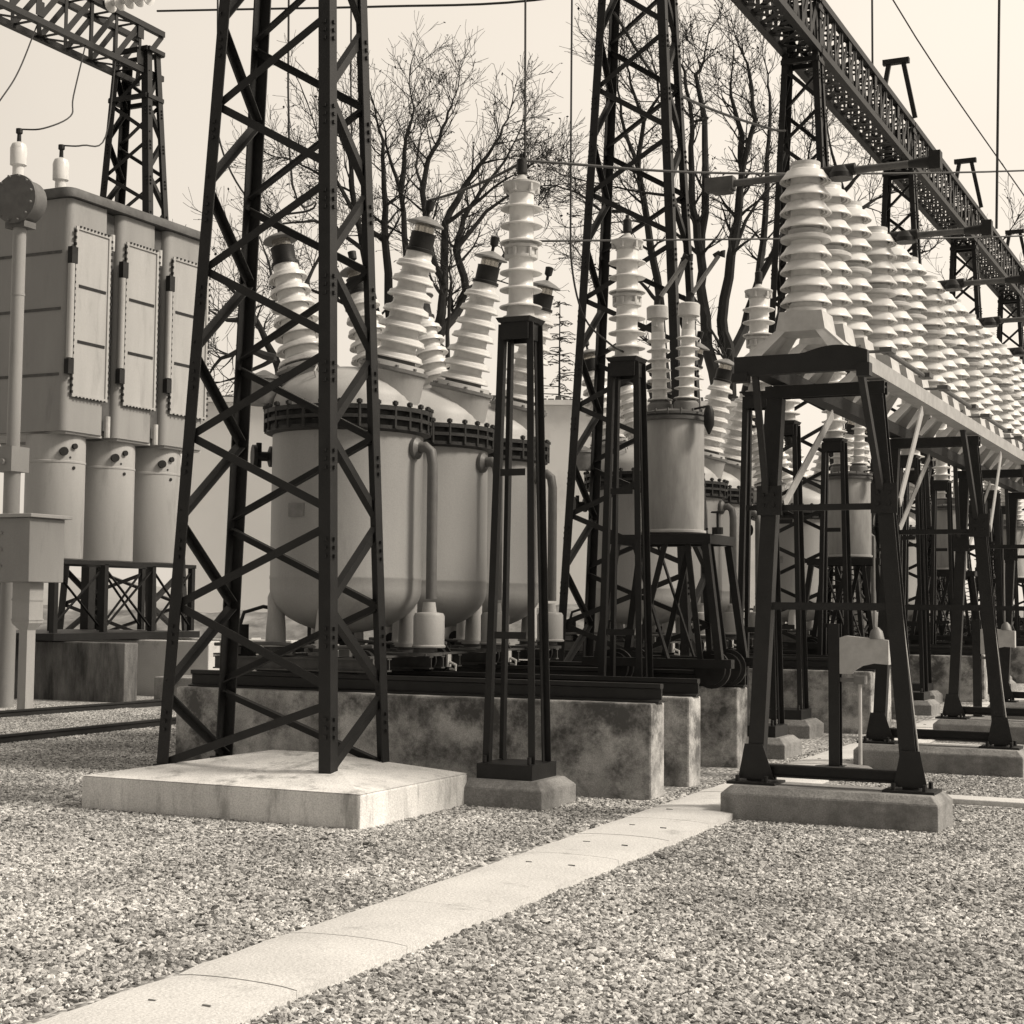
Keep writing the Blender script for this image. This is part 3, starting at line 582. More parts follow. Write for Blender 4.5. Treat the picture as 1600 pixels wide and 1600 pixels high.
# ------------------------------------------------------------------ steel portals, beams and insulator columns
PY = [12.75, 17.2, 21.5, 25.8, 30.1, 34.4]
def portal(label, loc):
    t = thing('steel_portal', label, 'steel portal', loc, 0, 'black steel portals in a row')
    xl0, xr0, xl1, xr1 = -.60, .66, -.42, .40; zt = 3.12
    for a, b in ((xl0, xl1), (xr0, xr1)):
        m_ = MB(); s = 1 if a < 0 else -1
        m_.prof((a, 0, 0), (b, .0, zt), [(-.064,-.055),(.064,-.055),(.064,-.043),(-.052,-.043),(-.052,.043),(.064,.043),(.064,.055),(-.064,.055)] if s > 0 else [(-.064,-.055),(.064,-.055),(.064,.055),(-.064,.055),(-.064,.043),(.052,.043),(.052,-.043),(-.064,-.043)], V((0, 1, 0)))
        m_.add([(a-.13, -.068, .02), (a+.17*s if s > 0 else a+.13, -.068, .02), (a+.075, -.068, .30), (a-.075, -.068, .30), (a-.13, -.058, .02), (a+.17*s if s > 0 else a+.13, -.058, .02), (a+.075, -.058, .30), (a-.075, -.058, .30)], [(0,1,2,3),(7,6,5,4),(0,4,5,1),(1,5,6,2),(2,6,7,3),(3,7,4,0)])
        m_.build('leg', 'steel', t)
        m_ = MB(); m_.box((a-.2, -.16, -.022), (a+.2, .16, .0)); bolts(m_, (a, 0, -.0), .17, 4, .018, .05); m_.build('base_plate', 'steel', t)
        zc = 2.30; xc = a+(b-a)*zc/zt; xt = b
        m_ = MB(); m_.angle((xc, -.06, zc), (xt, -.58, zt+.30), .05, .01, sx=1, sy=1); m_.build('brace', 'steel', t)
        m_ = MB(); m_.bar((xc+(.09 if s > 0 else .10), .06, zc-.05), (xt+(.09 if s > 0 else .07), 1.5, zt+.04), .085, .012, ref=V((1, 0, 0))); m_.build('brace', 'galvst' if False else 'steelg', t)
        m_ = MB(); m_.box((xc-.1, -.075, zc-.14), (xc+.11, -.063, zc+.1)); bolts(m_, (xc, -.075, zc-.02), .06, 4, .014, .02, V((0,-1,0))); m_.build('gusset', 'steel', t)
    MB().ibeam((xl0, -.005, .09), (xr0, -.005, .09), .09, .10, .014, V((0, 0, 1))).build('foot_tie', 'steel', t)
    MB().cyl((xr1+.10, .0, 2.2), (xr0+.075, .0, .06), .009, 6).build('rod', 'steelg', t)
    MB().bar((xl0+.12, 0, 2.22), (xr0-.14, 0, 2.22), .05, .05).build('tie', 'steel', t)
    MB().bar((xl0+.1, .01, 1.42), (xr0-.12, .01, 1.42), .09, .06).build('tie', 'steel', t)
    m_ = MB(); m_.box((-.50, -.06, zt+.0), (.48, -.045, zt+.10)); m_.box((-.50, .045, zt+.0), (.48, .06, zt+.10)); m_.box((-.495, -.044, zt+.05), (.475, .044, zt+.065)); m_.build('cross_beam', 'steel', t)
    return t
po = None
for k, y in enumerate(PY):
    l = ['nearest black steel portal standing on its own footing at right', 'second black steel portal from the camera', 'third black steel portal from the camera', 'fourth black steel portal from the camera', 'fifth black steel portal from the camera', 'farthest black steel portal'][k]
    if po is None: po = portal(l, (-3.28, y, .29))
    else: dup(po, (-3.28, y, .29), l)
    footing('concrete_footing', 'long low concrete footing under the %s steel portal' % ORD[k], (-3.22, y-.02, 0), .86, .30, .27, .06, 'pad')
# end bracket and longitudinal beams carried by the portals
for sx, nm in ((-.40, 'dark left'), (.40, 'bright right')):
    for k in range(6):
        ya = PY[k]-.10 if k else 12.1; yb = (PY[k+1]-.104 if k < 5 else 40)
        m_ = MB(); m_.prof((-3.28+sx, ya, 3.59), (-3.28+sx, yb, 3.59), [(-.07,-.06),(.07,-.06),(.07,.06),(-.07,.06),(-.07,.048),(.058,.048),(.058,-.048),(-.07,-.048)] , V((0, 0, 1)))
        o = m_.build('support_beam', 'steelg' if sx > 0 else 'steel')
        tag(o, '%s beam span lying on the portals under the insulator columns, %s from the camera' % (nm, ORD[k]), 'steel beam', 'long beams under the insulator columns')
m_ = MB()
o = MB(); npt = 24; pts = []
for i in range(npt+1):
    x = -.55+1.05*i/npt; pts.append((x, 3.66 + (.05*math.sin(math.pi*max(0, (x-.0)/.5)) if x > 0 else 0)))
vs = []; 
for yy in (12.02, 12.09):
    vs += [(-3.28+a, yy, 3.51) for a, b in pts]+[(-3.28+a, yy, b) for a, b in pts]
n = npt+1; fs = []
for i in range(npt): fs += [(i, i+1, n+i+1, n+i), (2*n+i+1, 2*n+i, 3*n+i, 3*n+i+1), (n+i, n+i+1, 3*n+i+1, 3*n+i), (i+1, i, 2*n+i, 2*n+i+1)]
fs += [(0, n, 3*n, 2*n), (npt, 2*n+npt, 3*n+npt, n+npt)]
o.add(vs, fs); o.box((-3.84, 12.0, 3.46), (-3.72, 12.1, 3.53)); o.box((-2.86, 12.0, 3.46), (-2.76, 12.1, 3.56)); o = o.build('end_beam', 'steel')
tag(o, 'black curved end plate beam in front of the nearest insulator column', 'end beam')
def column(label, loc):
    t = thing('insulator_column', label, 'insulator column', loc, 0, 'white insulator columns in a long row')
    m_ = MB(); a0, b0_, a1 = .45, .30, .17; zt = .38
    def quad(p): m_.add([V(q) for q in p], [(0, 1, 2, 3)])
    # folded plate pedestal: solid top, two trapezoid side plates and arched ends
    m_.fr((-a1-.03, -a1-.01, a1+.03, a1+.01), .22, (-a1, -a1, a1, a1), zt)
    for s in (-1, 1):
        m_.add([(s*a0, -b0_, 0), (s*a0, b0_, 0), (s*(a1+.03), a1+.01, .23), (s*(a1+.03), -a1-.01, .23), (s*(a0-.012), -b0_, 0), (s*(a0-.012), b0_, 0), (s*(a1+.018), a1+.01, .23), (s*(a1+.018), -a1-.01, .23)],
               [(0,1,2,3),(7,6,5,4),(0,4,5,1),(1,5,6,2),(2,6,7,3),(3,7,4,0)] if s > 0 else [(3,2,1,0),(4,5,6,7),(1,5,4,0),(2,6,5,1),(3,7,6,2),(0,4,7,3)])
        for e in (-1, 1):
            m_.add([(s*a0, e*b0_, 0), (s*(a0-.15), e*b0_, 0), (s*(a1-.05), e*(a1+.01), .225), (s*(a1+.03), e*(a1+.01), .225), (s*a0, e*(b0_-.012), 0), (s*(a0-.15), e*(b0_-.012), 0), (s*(a1-.05), e*(a1-.002), .225), (s*(a1+.03), e*(a1-.002), .225)],
                   [(0,1,2,3),(7,6,5,4),(0,4,5,1),(1,5,6,2),(2,6,7,3),(3,7,4,0)])
    m_.build('pedestal', 'capl', t, smooth=False)
    m_ = MB(); m_.lathe((0,0,0), (0,0,1), [(.16, zt), (.16, zt+.035), (.13, zt+.04), (.13, zt+.08)], 28); sheds(m_, (0, 0, zt+.07), (0,0,1), 4, (.129), .118, .205, cone=2, seg=36); m_.build('lower_unit', 'porcelain', t)
    z1 = zt+.07+.516
    m_ = MB(); m_.lathe((0,0,0), (0,0,1), [(.125, z1), (.20, z1+.004), (.20, z1+.03), (.175, z1+.045), (.14, z1+.06), (.14, z1+.09), (.12, z1+.10)], 32); m_.build('joint_collar', 'capl', t)
    m_ = MB(); sheds(m_, (0, 0, z1+.095), (0,0,1), 4, (.129), .118, .205, cone=2, seg=36); m_.build('upper_unit', 'porcelain', t)
    z2 = z1+.095+.516; m_ = MB(); m_.lathe((0,0,0), (0,0,1), [(.12, z2), (.12, z2+.03), (.07, z2+.04)], 24); m_.build('cap', 'capl', t)
    return t
cl = None; N_C = 20
for k in range(N_C):
    y = 12.42+2.445*(k//3)+(0, .68, 1.42)[k % 3]
    l = ('%s white insulator column from the camera in the row on the portal beams' % (ORD[k] if k < 18 else ['nineteenth', 'twentieth'][k-18])).replace('nearest white', 'nearest and tallest white')
    if cl is None: cl = column(l, (-3.36, y, 3.655))
    else: dup(cl, (-3.36, y, 3.655), l)
# contact arms on every third column, and the link rod at their feet
for k in range(7):
    y = 12.42+2.445*k
    if k < 5:
        t = thing('contact_arm', '%s long switch blade crossing over the insulator columns' % ORD[k], 'switch blade', (-3.36, y+.02, 5.17), 0, 'switch blades on the insulator columns')
        m_ = MB(); m_.cyl((-.60, 0, 0), (.92, 0, 0), .030, 12); m_.build('blade', 'midst', t)
        m_ = MB(); m_.box((-.84, -.05, -.055), (-.60, .05, .055)); m_.box((-.78, -.06, -.075), (-.62, .06, -.056)); m_.build('left_contact', 'midst', t)
        m_ = MB(); m_.lathe((.92, 0, 0), (1, 0, 0), [(.03, -.1), (.045, 0), (.045, .07)], 12); m_.box((.98, -.05, -.07), (1.07, .05, .075)); m_.build('right_contact', 'dark', t)
        m_ = MB(); m_.lathe((.28, 0, -.06), (0,0,1), [(.10, 0), (.10, .04), (.06, .1)], 14); m_.cyl((.12, 0, 0), (.40, 0, .01), .05, 12); m_.build('pivot', 'dark', t)
        o = MB().cyl((-2.86, y+.65, 3.80), (-2.86, y+2.2, 3.80), .022, 8); o.box((-2.90, y+.55, 3.785), (-2.80, y+.72, 3.825)); o.box((-2.90, y+2.12, 3.785), (-2.80, y+2.30, 3.825)); o.cyl((-3.1, y+.62, 3.805), (-2.86, y+.65, 3.805), .014, 6); o = o.build('link_rod', 'midst')
        tag(o, 'dark link rod along the foot of the insulator columns, %s from the camera' % ORD[k], 'link rod', 'link rods at the column feet')

# mechanism boxes on poles
def mech(label, loc):
    t = thing('drive_mechanism', label, 'drive mechanism', loc, 0, 'switch drive mechanisms on poles')
    m_ = MB(); m_.ibeam((0, 0, 0), (0, 0, 1.42), .11, .12, .014, V((0, 1, 0))); m_.box((-.09, -.09, -.02), (.09, .09, 0)); m_.build('pole', 'steel', t)
    m_ = MB(); vs = []; 
    prof_ = [(.06, .92), (.06, 1.28), (.12, 1.30), (.55, 1.26), (.55, 1.02)]+[(.18+.34*math.cos(a), .92+.13*math.sin(a)) for a in [R(0+90*i/6) for i in range(7)]][::1][:0]+[(.40, 1.03), (.27, 1.0), (.19, .95), (.17, .92)]
    n = len(prof_)
    vs = [(a, -.06, b) for a, b in prof_]+[(a, .06, b) for a, b in prof_]
    m_.add(vs, [tuple(range(n)), tuple(range(n, 2*n))[::-1]]+[((i+1) % n, i, n+i, n+(i+1) % n) for i in range(n)]); m_.build('gearbox_bracket', 'capl', t)
    m_ = MB(); m_.cyl((.25, 0, .02), (.25, 0, .86), .020, 8); m_.build('drive_rod', 'capl', t)
    m_ = MB(); m_.box((.20, -.06, .82), (.31, .06, .90)); m_.bar((.05, 0, .86), (.2, 0, .86), .04); m_.build('coupling', 'cap', t)
    m_ = MB(); m_.cyl((.40, 0, 1.27), (.40, 0, 2.3), .012, 6); m_.lathe((.42, 0, 1.27), (0,0,1), [(.08, 0), (.06, .08), (.02, .12)], 12); m_.build('vertical_shaft', 'cap', t)
    return t
mc = None
for k in range(3):
    l = 'white gearbox bracket on a black pole, %s' % ['under the nearest portals', 'farther back at the right edge', 'farthest one'][k]; loc = (-4.05, 16.02+8.4*k, .12)
    if mc is None: mc = mech(l, loc)
    else: dup(mc, loc, l)
    o = MB(); o.lathe((0, 0, 0), (0, 0, 1), [(.34, -.05), (.34, .06), (.29, .115)], 8); o = o.build('concrete_footing', 'pad', loc=(-3.97, 16.02+8.4*k, 0), smooth=False, bevel=.008); tag(o, 'eight sided concrete footing below the %s gearbox pole' % ORD[k], 'concrete footing', 'eight sided footings')

# ------------------------------------------------------------------ left switch cabinet with three cylinders
t = thing('switch_cabinet', 'huge grey riveted switch cabinet on three hanging cylinders at left edge', 'switch cabinet', (-18.85, 21.42, 0))
XB = -2.9; bay = 1.36
for k in range(3):
    y0 = bay*k; m_ = MB(); r_ = .13
    # bay with rounded vertical corners
    def rr_(x0, y0_, x1, y1_, r, n=5):
        out = []
        for cx, cy, a0 in ((x1-r, y1_-r, 0), (x0+r, y1_-r, 90), (x0+r, y0_+r, 180), (x1-r, y0_+r, 270)):
            for i in range(n+1): a = R(a0+90*i/n); out.append((cx+r*math.cos(a), cy+r*math.sin(a)))
        return out
    yb = y0+bay-.30 if k < 2 else y0+bay-.1
    pf = rr_(XB, y0, 0, yb, r_); n = len(pf)
    m_.add([(a, b, 4.64) for a, b in pf]+[(a, b, 8.72) for a, b in pf], [(i, (i+1) % n, n+(i+1) % n, n+i) for i in range(n)]+[tuple(range(n))[::-1], tuple(range(n, 2*n))])
    body = m_.build('bay_wall', 'tank', t)
    m_ = MB(); m_.box((.012, y0+.17, 5.28), (.03, yb-.02, 8.20))
    m_.box((.03, y0+.13, 5.24), (.055, y0+.19, 8.24)); m_.box((.03, yb-.06, 5.24), (.055, yb+.0, 8.24)); m_.box((.03, y0+.191, 8.19), (.055, yb-.061, 8.24)); m_.box((.03, y0+.191, 5.24), (.055, yb-.061, 5.29))
    m_.box((-.01, y0+.17, 5.3), (.0125, yb-.02, 8.2)); m_.build('hatch', 'tankl', t)
    m_ = MB()
    for i in range(26):
        z = 5.30+i*.113
        for yy in (y0+.115, yb+.012): m_.box((.03, yy-.018, z), (.068, yy+.018, z+.045))
    for i in range(9):
        yy = y0+.23+i*(yb-y0-.32)/8
        for z in (5.225, 8.225): m_.box((.054, yy-.018, z), (.072, yy+.018, z+.03))
    m_.build('hatch_bolts', 'dark', t)
    for z in (6.22, 7.2): m_ = MB(); m_.bar((.036, y0+.25, z), (.036, yb-.1, z), .012, .05); m_.build('hatch_handle', 'dark', t)
    m_ = MB(); m_.cyl((.05, y0+.03, 5.9), (.05, y0+.03, 7.55), .06, 14); m_.build('conduit', 'tankl', t)
    m_ = MB(); m_.box((.0, y0-.04, 5.62), (.1, y0+.10, 5.88)); m_.build('conduit_clamp', 'dark', t); m_ = MB(); m_.box((.0, y0-.02, 7.56), (.1, y0+.13, 7.85)); m_.build('conduit_clamp', 'dark', t)
    m_ = MB(); m_.box((XB+.1, y0+.1, 4.60), (-.04, yb-.02, 4.638)); m_.build('bottom_plate', 'tankl', t)
    m_ = MB(); cx, cy = -.62, y0+.52
    m_.lathe((cx, cy, 0), (0,0,1), [(.50, 2.42), (.515, 2.44), (.515, 4.10), (.525, 4.11), (.525, 4.14), (.515, 4.15), (.515, 4.50), (.50, 4.60)], 48)
    cyl_ = m_.build('cylinder', 'tankl', t)
    m_ = MB()
    for ang, z, r0, l_ in ((-12, 4.40, .05, .06), (-34, 4.30, .075, .08), (-12, 4.02, .03, .03), (-20, 4.2, .02, .02)):
        d = V((math.cos(R(ang)), math.sin(R(ang)), 0)); p = V((cx, cy, z))+d*.50; m_.cyl(p, p+d*l_, r0, 12)
    m_.build('plug', 'dark', cyl_)
    if k < 2:
        m_ = MB(); m_.box((-.32, yb+.002, 4.75), (-.14, y0+bay-.002, 8.70)); m_.build('joint_panel', 'midst', t)
        m_ = MB(); m_.cyl((-.02, yb+.10, 8.0), (-.02, yb+.10, 8.3), .05, 10); m_.cyl((-.02, yb+.10, 4.62), (-.02, yb+.10, 5.0), .05, 10); m_.build('lug', 'capl', t)
m_ = MB(); yE = bay*3-.05; pf = rr_(XB-.1, -.1, .1, yE, .2); n = len(pf)
m_.add([(a, b, 8.73) for a, b in pf]+[(a, b, 8.80) for a, b in pf]+[(a*.97-.04, b*.98+.03, 8.90) for a, b in pf], [(i, (i+1) % n, n+(i+1) % n, n+i) for i in range(n)]+[(n+i, n+(i+1) % n, 2*n+(i+1) % n, 2*n+i) for i in range(n)]+[tuple(range(n))[::-1], tuple(range(2*n, 3*n))]); m_.build('roof', 'midst', t)
m_ = MB()
for i in range(3): m_.fr((-1.2, .35+bay*i, -.35, .95+bay*i), 8.89, (-1.1, .45+bay*i, -.5, .85+bay*i), 9.0)
m_.build('roof_hatch', 'midst', t)
m_ = MB()
for z in (5.6, 6.75, 7.75): m_.box((XB+.12, -.012, z), (-.14, -.003, z+.05))
m_.build('panel_seam', 'midst', t)
m_ = MB()
for y_ in (.05, 1.35, 2.7, 3.9):
    for x_ in (-1.35, -.15): m_.bar((x_, y_, 1.15), (x_, y_, 2.36), .10, .10)
for x_ in (-1.35, -.15): m_.bar((x_, -.05, 2.38), (x_, 3.98, 2.38), .10, .07); m_.bar((x_, 1.35, 1.2), (x_, 2.7, 2.3), .05, .02); m_.bar((x_, 1.35, 2.3), (x_, 2.7, 1.2), .05, .02); m_.bar((x_, 2.7, 1.2), (x_, 3.9, 2.3), .05, .02); m_.bar((x_, 2.7, 2.3), (x_, 3.9, 1.2), .05, .02)
m_.bar((-2.6, .1, 1.1), (-2.6, .1, 4.6), .2, .2); m_.bar((-2.6, 3.8, 1.1), (-2.6, 3.8, 4.6), .2, .2); m_.box((-2.9, -.1, 1.02), (-.0, 4.0, 1.14))
m_.build('support_frame', 'steel', t)
for i, (bx, by) in enumerate(((-1.25, .05), (-1.25, 1.15))):
    m_ = MB(); m_.lathe((bx, by, 0), (0,0,1), [(.24, 9.10), (.24, 9.14), (.10, 9.15), (.10, 9.25)], 20); m_.cyl((bx, by, 8.85), (bx, by, 9.12), .16, 16); sup = m_.build('bushing_base', 'capl', t)
    m_ = MB(); m_.lathe((bx, by, 0), (0,0,1), [(.10, 9.22), (.10, 9.42), (.145, 9.44), (.15, 9.74), (.12, 9.82), (.05, 9.86)], 24); m_.build('bushing_dome', 'porcelain', sup)
    m_ = MB(); m_.lathe((bx, by, 0), (0,0,1), [(.04, 9.84), (.035, 10.0), (.06, 10.02), (.06, 10.10)], 10); m_.build('clamp', 'dark', sup)
o = MB().box((-30, 21.6, -.1), (-17.55, 21.95, 1.0)).build('concrete_plinth', 'mossy', smooth=False, bevel=.02); tag(o, 'mossy dark concrete plinth below the switch cabinet, front wall', 'concrete plinth', 'stained concrete rail plinths')
o = MB().box((-30, 23.6, -.1), (-17.3, 23.95, 1.0)).build('concrete_plinth', 'white', smooth=False, bevel=.02); tag(o, 'bright ended concrete plinth below the switch cabinet, middle wall', 'concrete plinth', 'stained concrete rail plinths')
o = MB().box((-30, 25.2, -.1), (-16.6, 25.55, 1.0)).build('concrete_plinth', 'white', smooth=False, bevel=.02); tag(o, 'concrete plinth below the switch cabinet, rear wall', 'concrete plinth', 'stained concrete rail plinths')
o = MB(); o.box((-17.4, 22.2, 0), (-15.2, 23.0, .42)); o = o.build('concrete_step', 'pad', smooth=False, bevel=.02); tag(o, 'low concrete step at the end of the cabinet plinth', 'concrete step')
# pipe column with a drum head, nearer cabinet on a post
t = thing('conduit_column', 'grey vertical pipe with a round junction drum on top, at left edge', 'pipe', (-18.24, 19.56, 0))
m_ = MB(); m_.cyl((0, 0, 0), (0, 0, 3.75), .13, 18); m_.cyl((0, 0, 3.7), (0, 0, 7.75), .105, 18); m_.cyl((0, 0, 6.6), (0, 0, 6.64), .112, 18); m_.build('pipe', 'tank', t)
m_ = MB(); m_.box((-.24, -.2, 3.75), (.16, .2, 4.15)); m_.cyl((.0, -.2, 3.9), (.0, -.26, 3.9), .05, 8); m_.build('junction_box', 'tank', t)
m_ = MB(); m_.lathe((0, .18, 8.15), (.1, -1, 0), [(.36, 0), (.36, .3), (.40, .31), (.40, .36), (.34, .37)], 28); m_.box((-.2, -.12, 7.70), (.2, .15, 7.80)); bolts(m_, (.05, -.2, 8.15), .37, 12, .02, .05, V((0, -1, 0))); m_.build('drum', 'pipe', t)
t = thing('control_cabinet', 'square grey control cabinet with louvres on a pale post in front of the cylinders', 'control cabinet', (-17.2, 18.9, 0))
m_ = MB(); m_.box((-.95, -.35, 1.98), (.28, .42, 2.95)); m_.build('cabinet_body', 'tank', t, bevel=.01)
m_ = MB(); m_.box((-1.0, -.42, 2.955), (.36, .5, 3.01)); m_.build('cabinet_roof', 'tankl', t, bevel=.008)
m_ = MB(); 
for z in (2.2, 2.45, 2.7): m_.box((-.75, -.372, z), (-.25, -.352, z+.04))
m_.build('louvre', 'tank', t)
m_ = MB(); m_.box((-.10, -.1, 0), (.06, .08, 1.25)); m_.fr((-.10, -.1, .06, .08), 1.25, (-.2, -.16, .14, .14), 1.36); m_.box((-.2, -.16, 1.36), (.14, .14, 1.975)); m_.box((-.21, -.17, 1.40), (.15, .15, 1.42)); m_.box((-.21, -.17, 1.70), (.15, .15, 1.73)); m_.build('post', 'tankl', t)

# ground level rail track at left
for i, (a, b) in enumerate((((-13.5, 8.0), (-13.9, 21)), ((-16.8, 15.5), (-16.4, 24)))):
    m_ = MB(); m_.prof((a[0], a[1], .035), (b[0], b[1], .035), [(-.06,-.075),(.06,-.075),(.06,-.06),(.01,-.05),(.01,.04),(.033,.05),(.033,.075),(-.033,.075),(-.033,.05),(-.01,.04),(-.01,-.05),(-.06,-.06)], V((0, 0, 1)))
    o = m_.build('track_rail', 'rail'); tag(o, ['dark ground rail nearer the camera, half buried in gravel at left', 'dark ground rail farther back beside the cabinet plinth at left'][i], 'rail', 'ground rails at left')

# rubble heap on the far ground
rb = MB(); rnd = random.Random(5)
for i in range(420):
    X = rnd.uniform(-17, -7.5); D = rnd.uniform(44, 56); p = rh*X+fh*D; s = rnd.uniform(.08, .38); z = .15*abs(noise.noise((X*.4, D*.2, 0)))*4
    a = V((rnd.uniform(-1, 1), rnd.uniform(-1, 1), rnd.uniform(-.4, .6))).normalized(); rb.bar(V((p.x, p.y, z))-a*s*.7, V((p.x, p.y, z))+a*s*.7, s, s*.6)
o = rb.build('rubble', 'rubble', smooth=False); o['kind'] = 'stuff'; o['label'] = 'pale broken rubble lying on the far ground behind the front tower'; o['category'] = 'rubble'

# ------------------------------------------------------------------ long pale building behind the tanks
bc = rh*(-3.1)+fh*72
t = thing('long_building', 'long pale windowless building with tiled ridge behind the tanks', 'building', (bc.x, bc.y, 0), TH)
m_ = MB(); m_.box((-11.8, 0, -.1), (14.2, 11, 10.72)); m_.build('wall', 'wall', t)
m_ = MB(); m_.box((-12.0, -.25, 10.73), (14.4, 11.2, 10.95)); m_.build('cornice', 'wall', t)
m_ = MB(); rnd = random.Random(4); x_ = -11.8
while x_ < 14: w_ = rnd.uniform(.22, .5); m_.fr((x_, .4, x_+w_*.96, 1.4), 10.955, (x_+.05, .5, x_+w_*.9, 1.3), 11.08+rnd.uniform(0, .16)); x_ += w_
m_.build('ridge_tiles', 'rooft', t)

# ------------------------------------------------------------------ trees
def at(px, py, D):
    v = fw + rr*((px-800)/2500) - uu*((py-770.2)/2500); return V((0, 0, 1.7)) + v*(D/v.dot(fh))
def twig(rng, m_, lf, p, d, L_, r, dep):
    n = 4 if dep else 3; pts = [p]; q = p.copy(); dd = d.copy()
    for i in range(n):
        dd = (dd + V((rng.uniform(-1, 1), rng.uniform(-1, 1), rng.uniform(-.6, 1)))*.26).normalized(); q = q+dd*(L_/n); pts.append(q.copy())
    rs = [max(r*(1-.7*i/n), .0105) for i in range(n+1)]
    m_.tube(pts, rs, 4 if dep < 2 else 5)
    if dep <= 0:
        if rng.random() < .22:
            c = pts[-1]; a = V((rng.uniform(-1, 1), rng.uniform(-1, 1), rng.uniform(-1, 1)))*.10; b = V((rng.uniform(-1, 1), rng.uniform(-1, 1), rng.uniform(-1, 1)))*.10
            lf.add([c, c+a, c+a+b, c+b], [(0, 1, 2, 3)])
        return
    for i in range(1, n+1):
        for _ in range(2 if i > 1 else 1):
            if rng.random() < .62:
                a, b = frame((pts[i]-pts[i-1])); t_ = rng.uniform(0, 6.28); sp = rng.uniform(.5, 1.1)
                nd = ((pts[i]-pts[i-1]).normalized() + (a*math.cos(t_)+b*math.sin(t_))*sp + V((0, 0, .12))).normalized()
                twig(rng, m_, lf, pts[i], nd, L_*rng.uniform(.5, .75), rs[i]*.6, dep-1)
def tree(label, D, base, stems, seed, group=None, rb_=.42):
    rng = random.Random(seed); o = at(base[0], 900, D); t = thing('bare_tree', label, 'tree', (o.x, o.y, 0), 0, 'bare winter trees'); O = V((o.x, o.y, 0))
    tr = MB(); cw = MB(); lf = MB(); j = at(base[0], base[1], D)-O
    tr.tube([V((0, 0, -.2)), j*.5+V((.1, 0, 0)), j], [rb_*1.25, rb_*1.08, rb_], 12)
    for st_ in stems:
        r0 = st_[0]; pts = []; z_off = rng.uniform(-1, 1)*3.5; n = len(st_)-1
        for i, (px, py) in enumerate(st_[1:]): pts.append(at(px, py, D + z_off*i/n*1.6 + rng.uniform(-.4, .4)*(i > 0))-O)
        if st_[1] == base: pts[0] = j.copy()
        fine = [pts[0]]
        for a, b in zip(pts[:-1], pts[1:]):
            for k in range(1, 4):
                q = a.lerp(b, k/3)
                if k < 3: q = q+V((rng.uniform(-1, 1), rng.uniform(-1, 1), 0))*.07
                fine.append(q)
        N = len(fine); rs = [max(.032, r0*.95*(1-.9*i/(N-1))) for i in range(N)]
        (tr if r0 > .28 else cw).tube(fine, rs, 8)
        for i in range(2, N):
            f = i/N; d0 = (fine[i]-fine[i-1]).normalized()
            for _ in range(2 if f > .35 else 1):
                if rng.random() < (.2 if f < .35 else .72):
                    a, b = frame(d0); t_ = rng.uniform(0, 6.28); nd = (d0*.7+(a*math.cos(t_)+b*math.sin(t_))*.9+V((0, 0, .15))).normalized()
                    twig(rng, cw, lf, fine[i], nd, rng.uniform(1.1, 2.4), max(.028, rs[i]*.42), 2)
        twig(rng, cw, lf, fine[-1], (fine[-1]-fine[-2]).normalized(), 2.0, .04, 2)
    tr.build('trunk', 'bark', t); c = cw.build('crown', 'bark', t, smooth=False)
    if lf.f: lf.build('dry_leaves', 'leaf', c, smooth=False)
    return t
tree('wide bare tree with many upright limbs behind the nearest round tanks', 84, (630, 600),
     [[.34, (630,600), (612,520), (602,380), (600,295), (599,220), (585,165)], [.30, (630,600), (648,480), (635,400), (626,300), (607,240), (598,190)], [.18, (626,300), (632,250), (634,215), (647,170), (640,118)],
      [.26, (630,600), (590,500), (567,390), (550,300), (547,250), (532,215), (520,180)], [.14, (560,340), (525,282), (495,270), (462,252), (430,245)], [.14, (567,390), (530,360), (490,345), (440,350), (425,330)],
      [.14, (590,500), (530,470), (480,450), (430,470), (400,480)], [.10, (607,380), (570,350), (540,310), (500,225), (480,160)]], 11)
tree('bare tree leaning right with forked dark trunk behind the tilted bushings', 80, (682, 600),
     [[.36, (682,600), (682,560), (682,525), (690,490), (694,450), (675,400), (660,300), (669,250), (687,217), (700,175), (712,148)], [.30, (682,525), (710,495), (728,454), (712,390), (725,340), (750,300), (790,250), (812,205)],
      [.24, (694,450), (695,350), (725,292), (750,257), (782,212), (797,172)], [.16, (728,454), (765,435), (800,380), (830,340), (850,310)], [.14, (712,390), (760,330), (810,295), (850,290)], [.14, (695,350), (740,320), (790,280), (825,262)], [.10, (660,300), (650,260), (655,220), (668,190)],
      [.16, (700,600), (699,520), (705,440), (704,380)]], 12)
tree('tall bare tree left of the nearest insulator column', 82, (1140, 620),
     [[.40, (1140,620), (1140,560), (1128,500), (1142,400), (1155,312), (1160,262), (1180,187), (1170,112), (1157,75)], [.36, (1120,600), (1104,540), (1098,470), (1095,400), (1082,325), (1080,250), (1081,187), (1070,112), (1052,85)],
      [.26, (1095,400), (1102,300), (1101,187), (1087,117), (1100,95), (1107,52)], [.22, (1160,262), (1160,212), (1142,150), (1145,100)], [.32, (1140,560), (1165,510), (1185,440), (1195,350), (1198,250), (1203,150), (1196,100)],
      [.2, (1185,440), (1215,380), (1240,330), (1262,260), (1270,200)], [.14, (1142,400), (1165,345), (1195,300), (1230,270)], [.12, (1082,325), (1040,305), (1000,300), (950,290), (905,280)], [.12, (1095,400), (1050,360), (990,345), (930,350)],
      [.10, (1101,187), (1085,190), (1060,165), (1030,160)]], 13, rb_=.46)
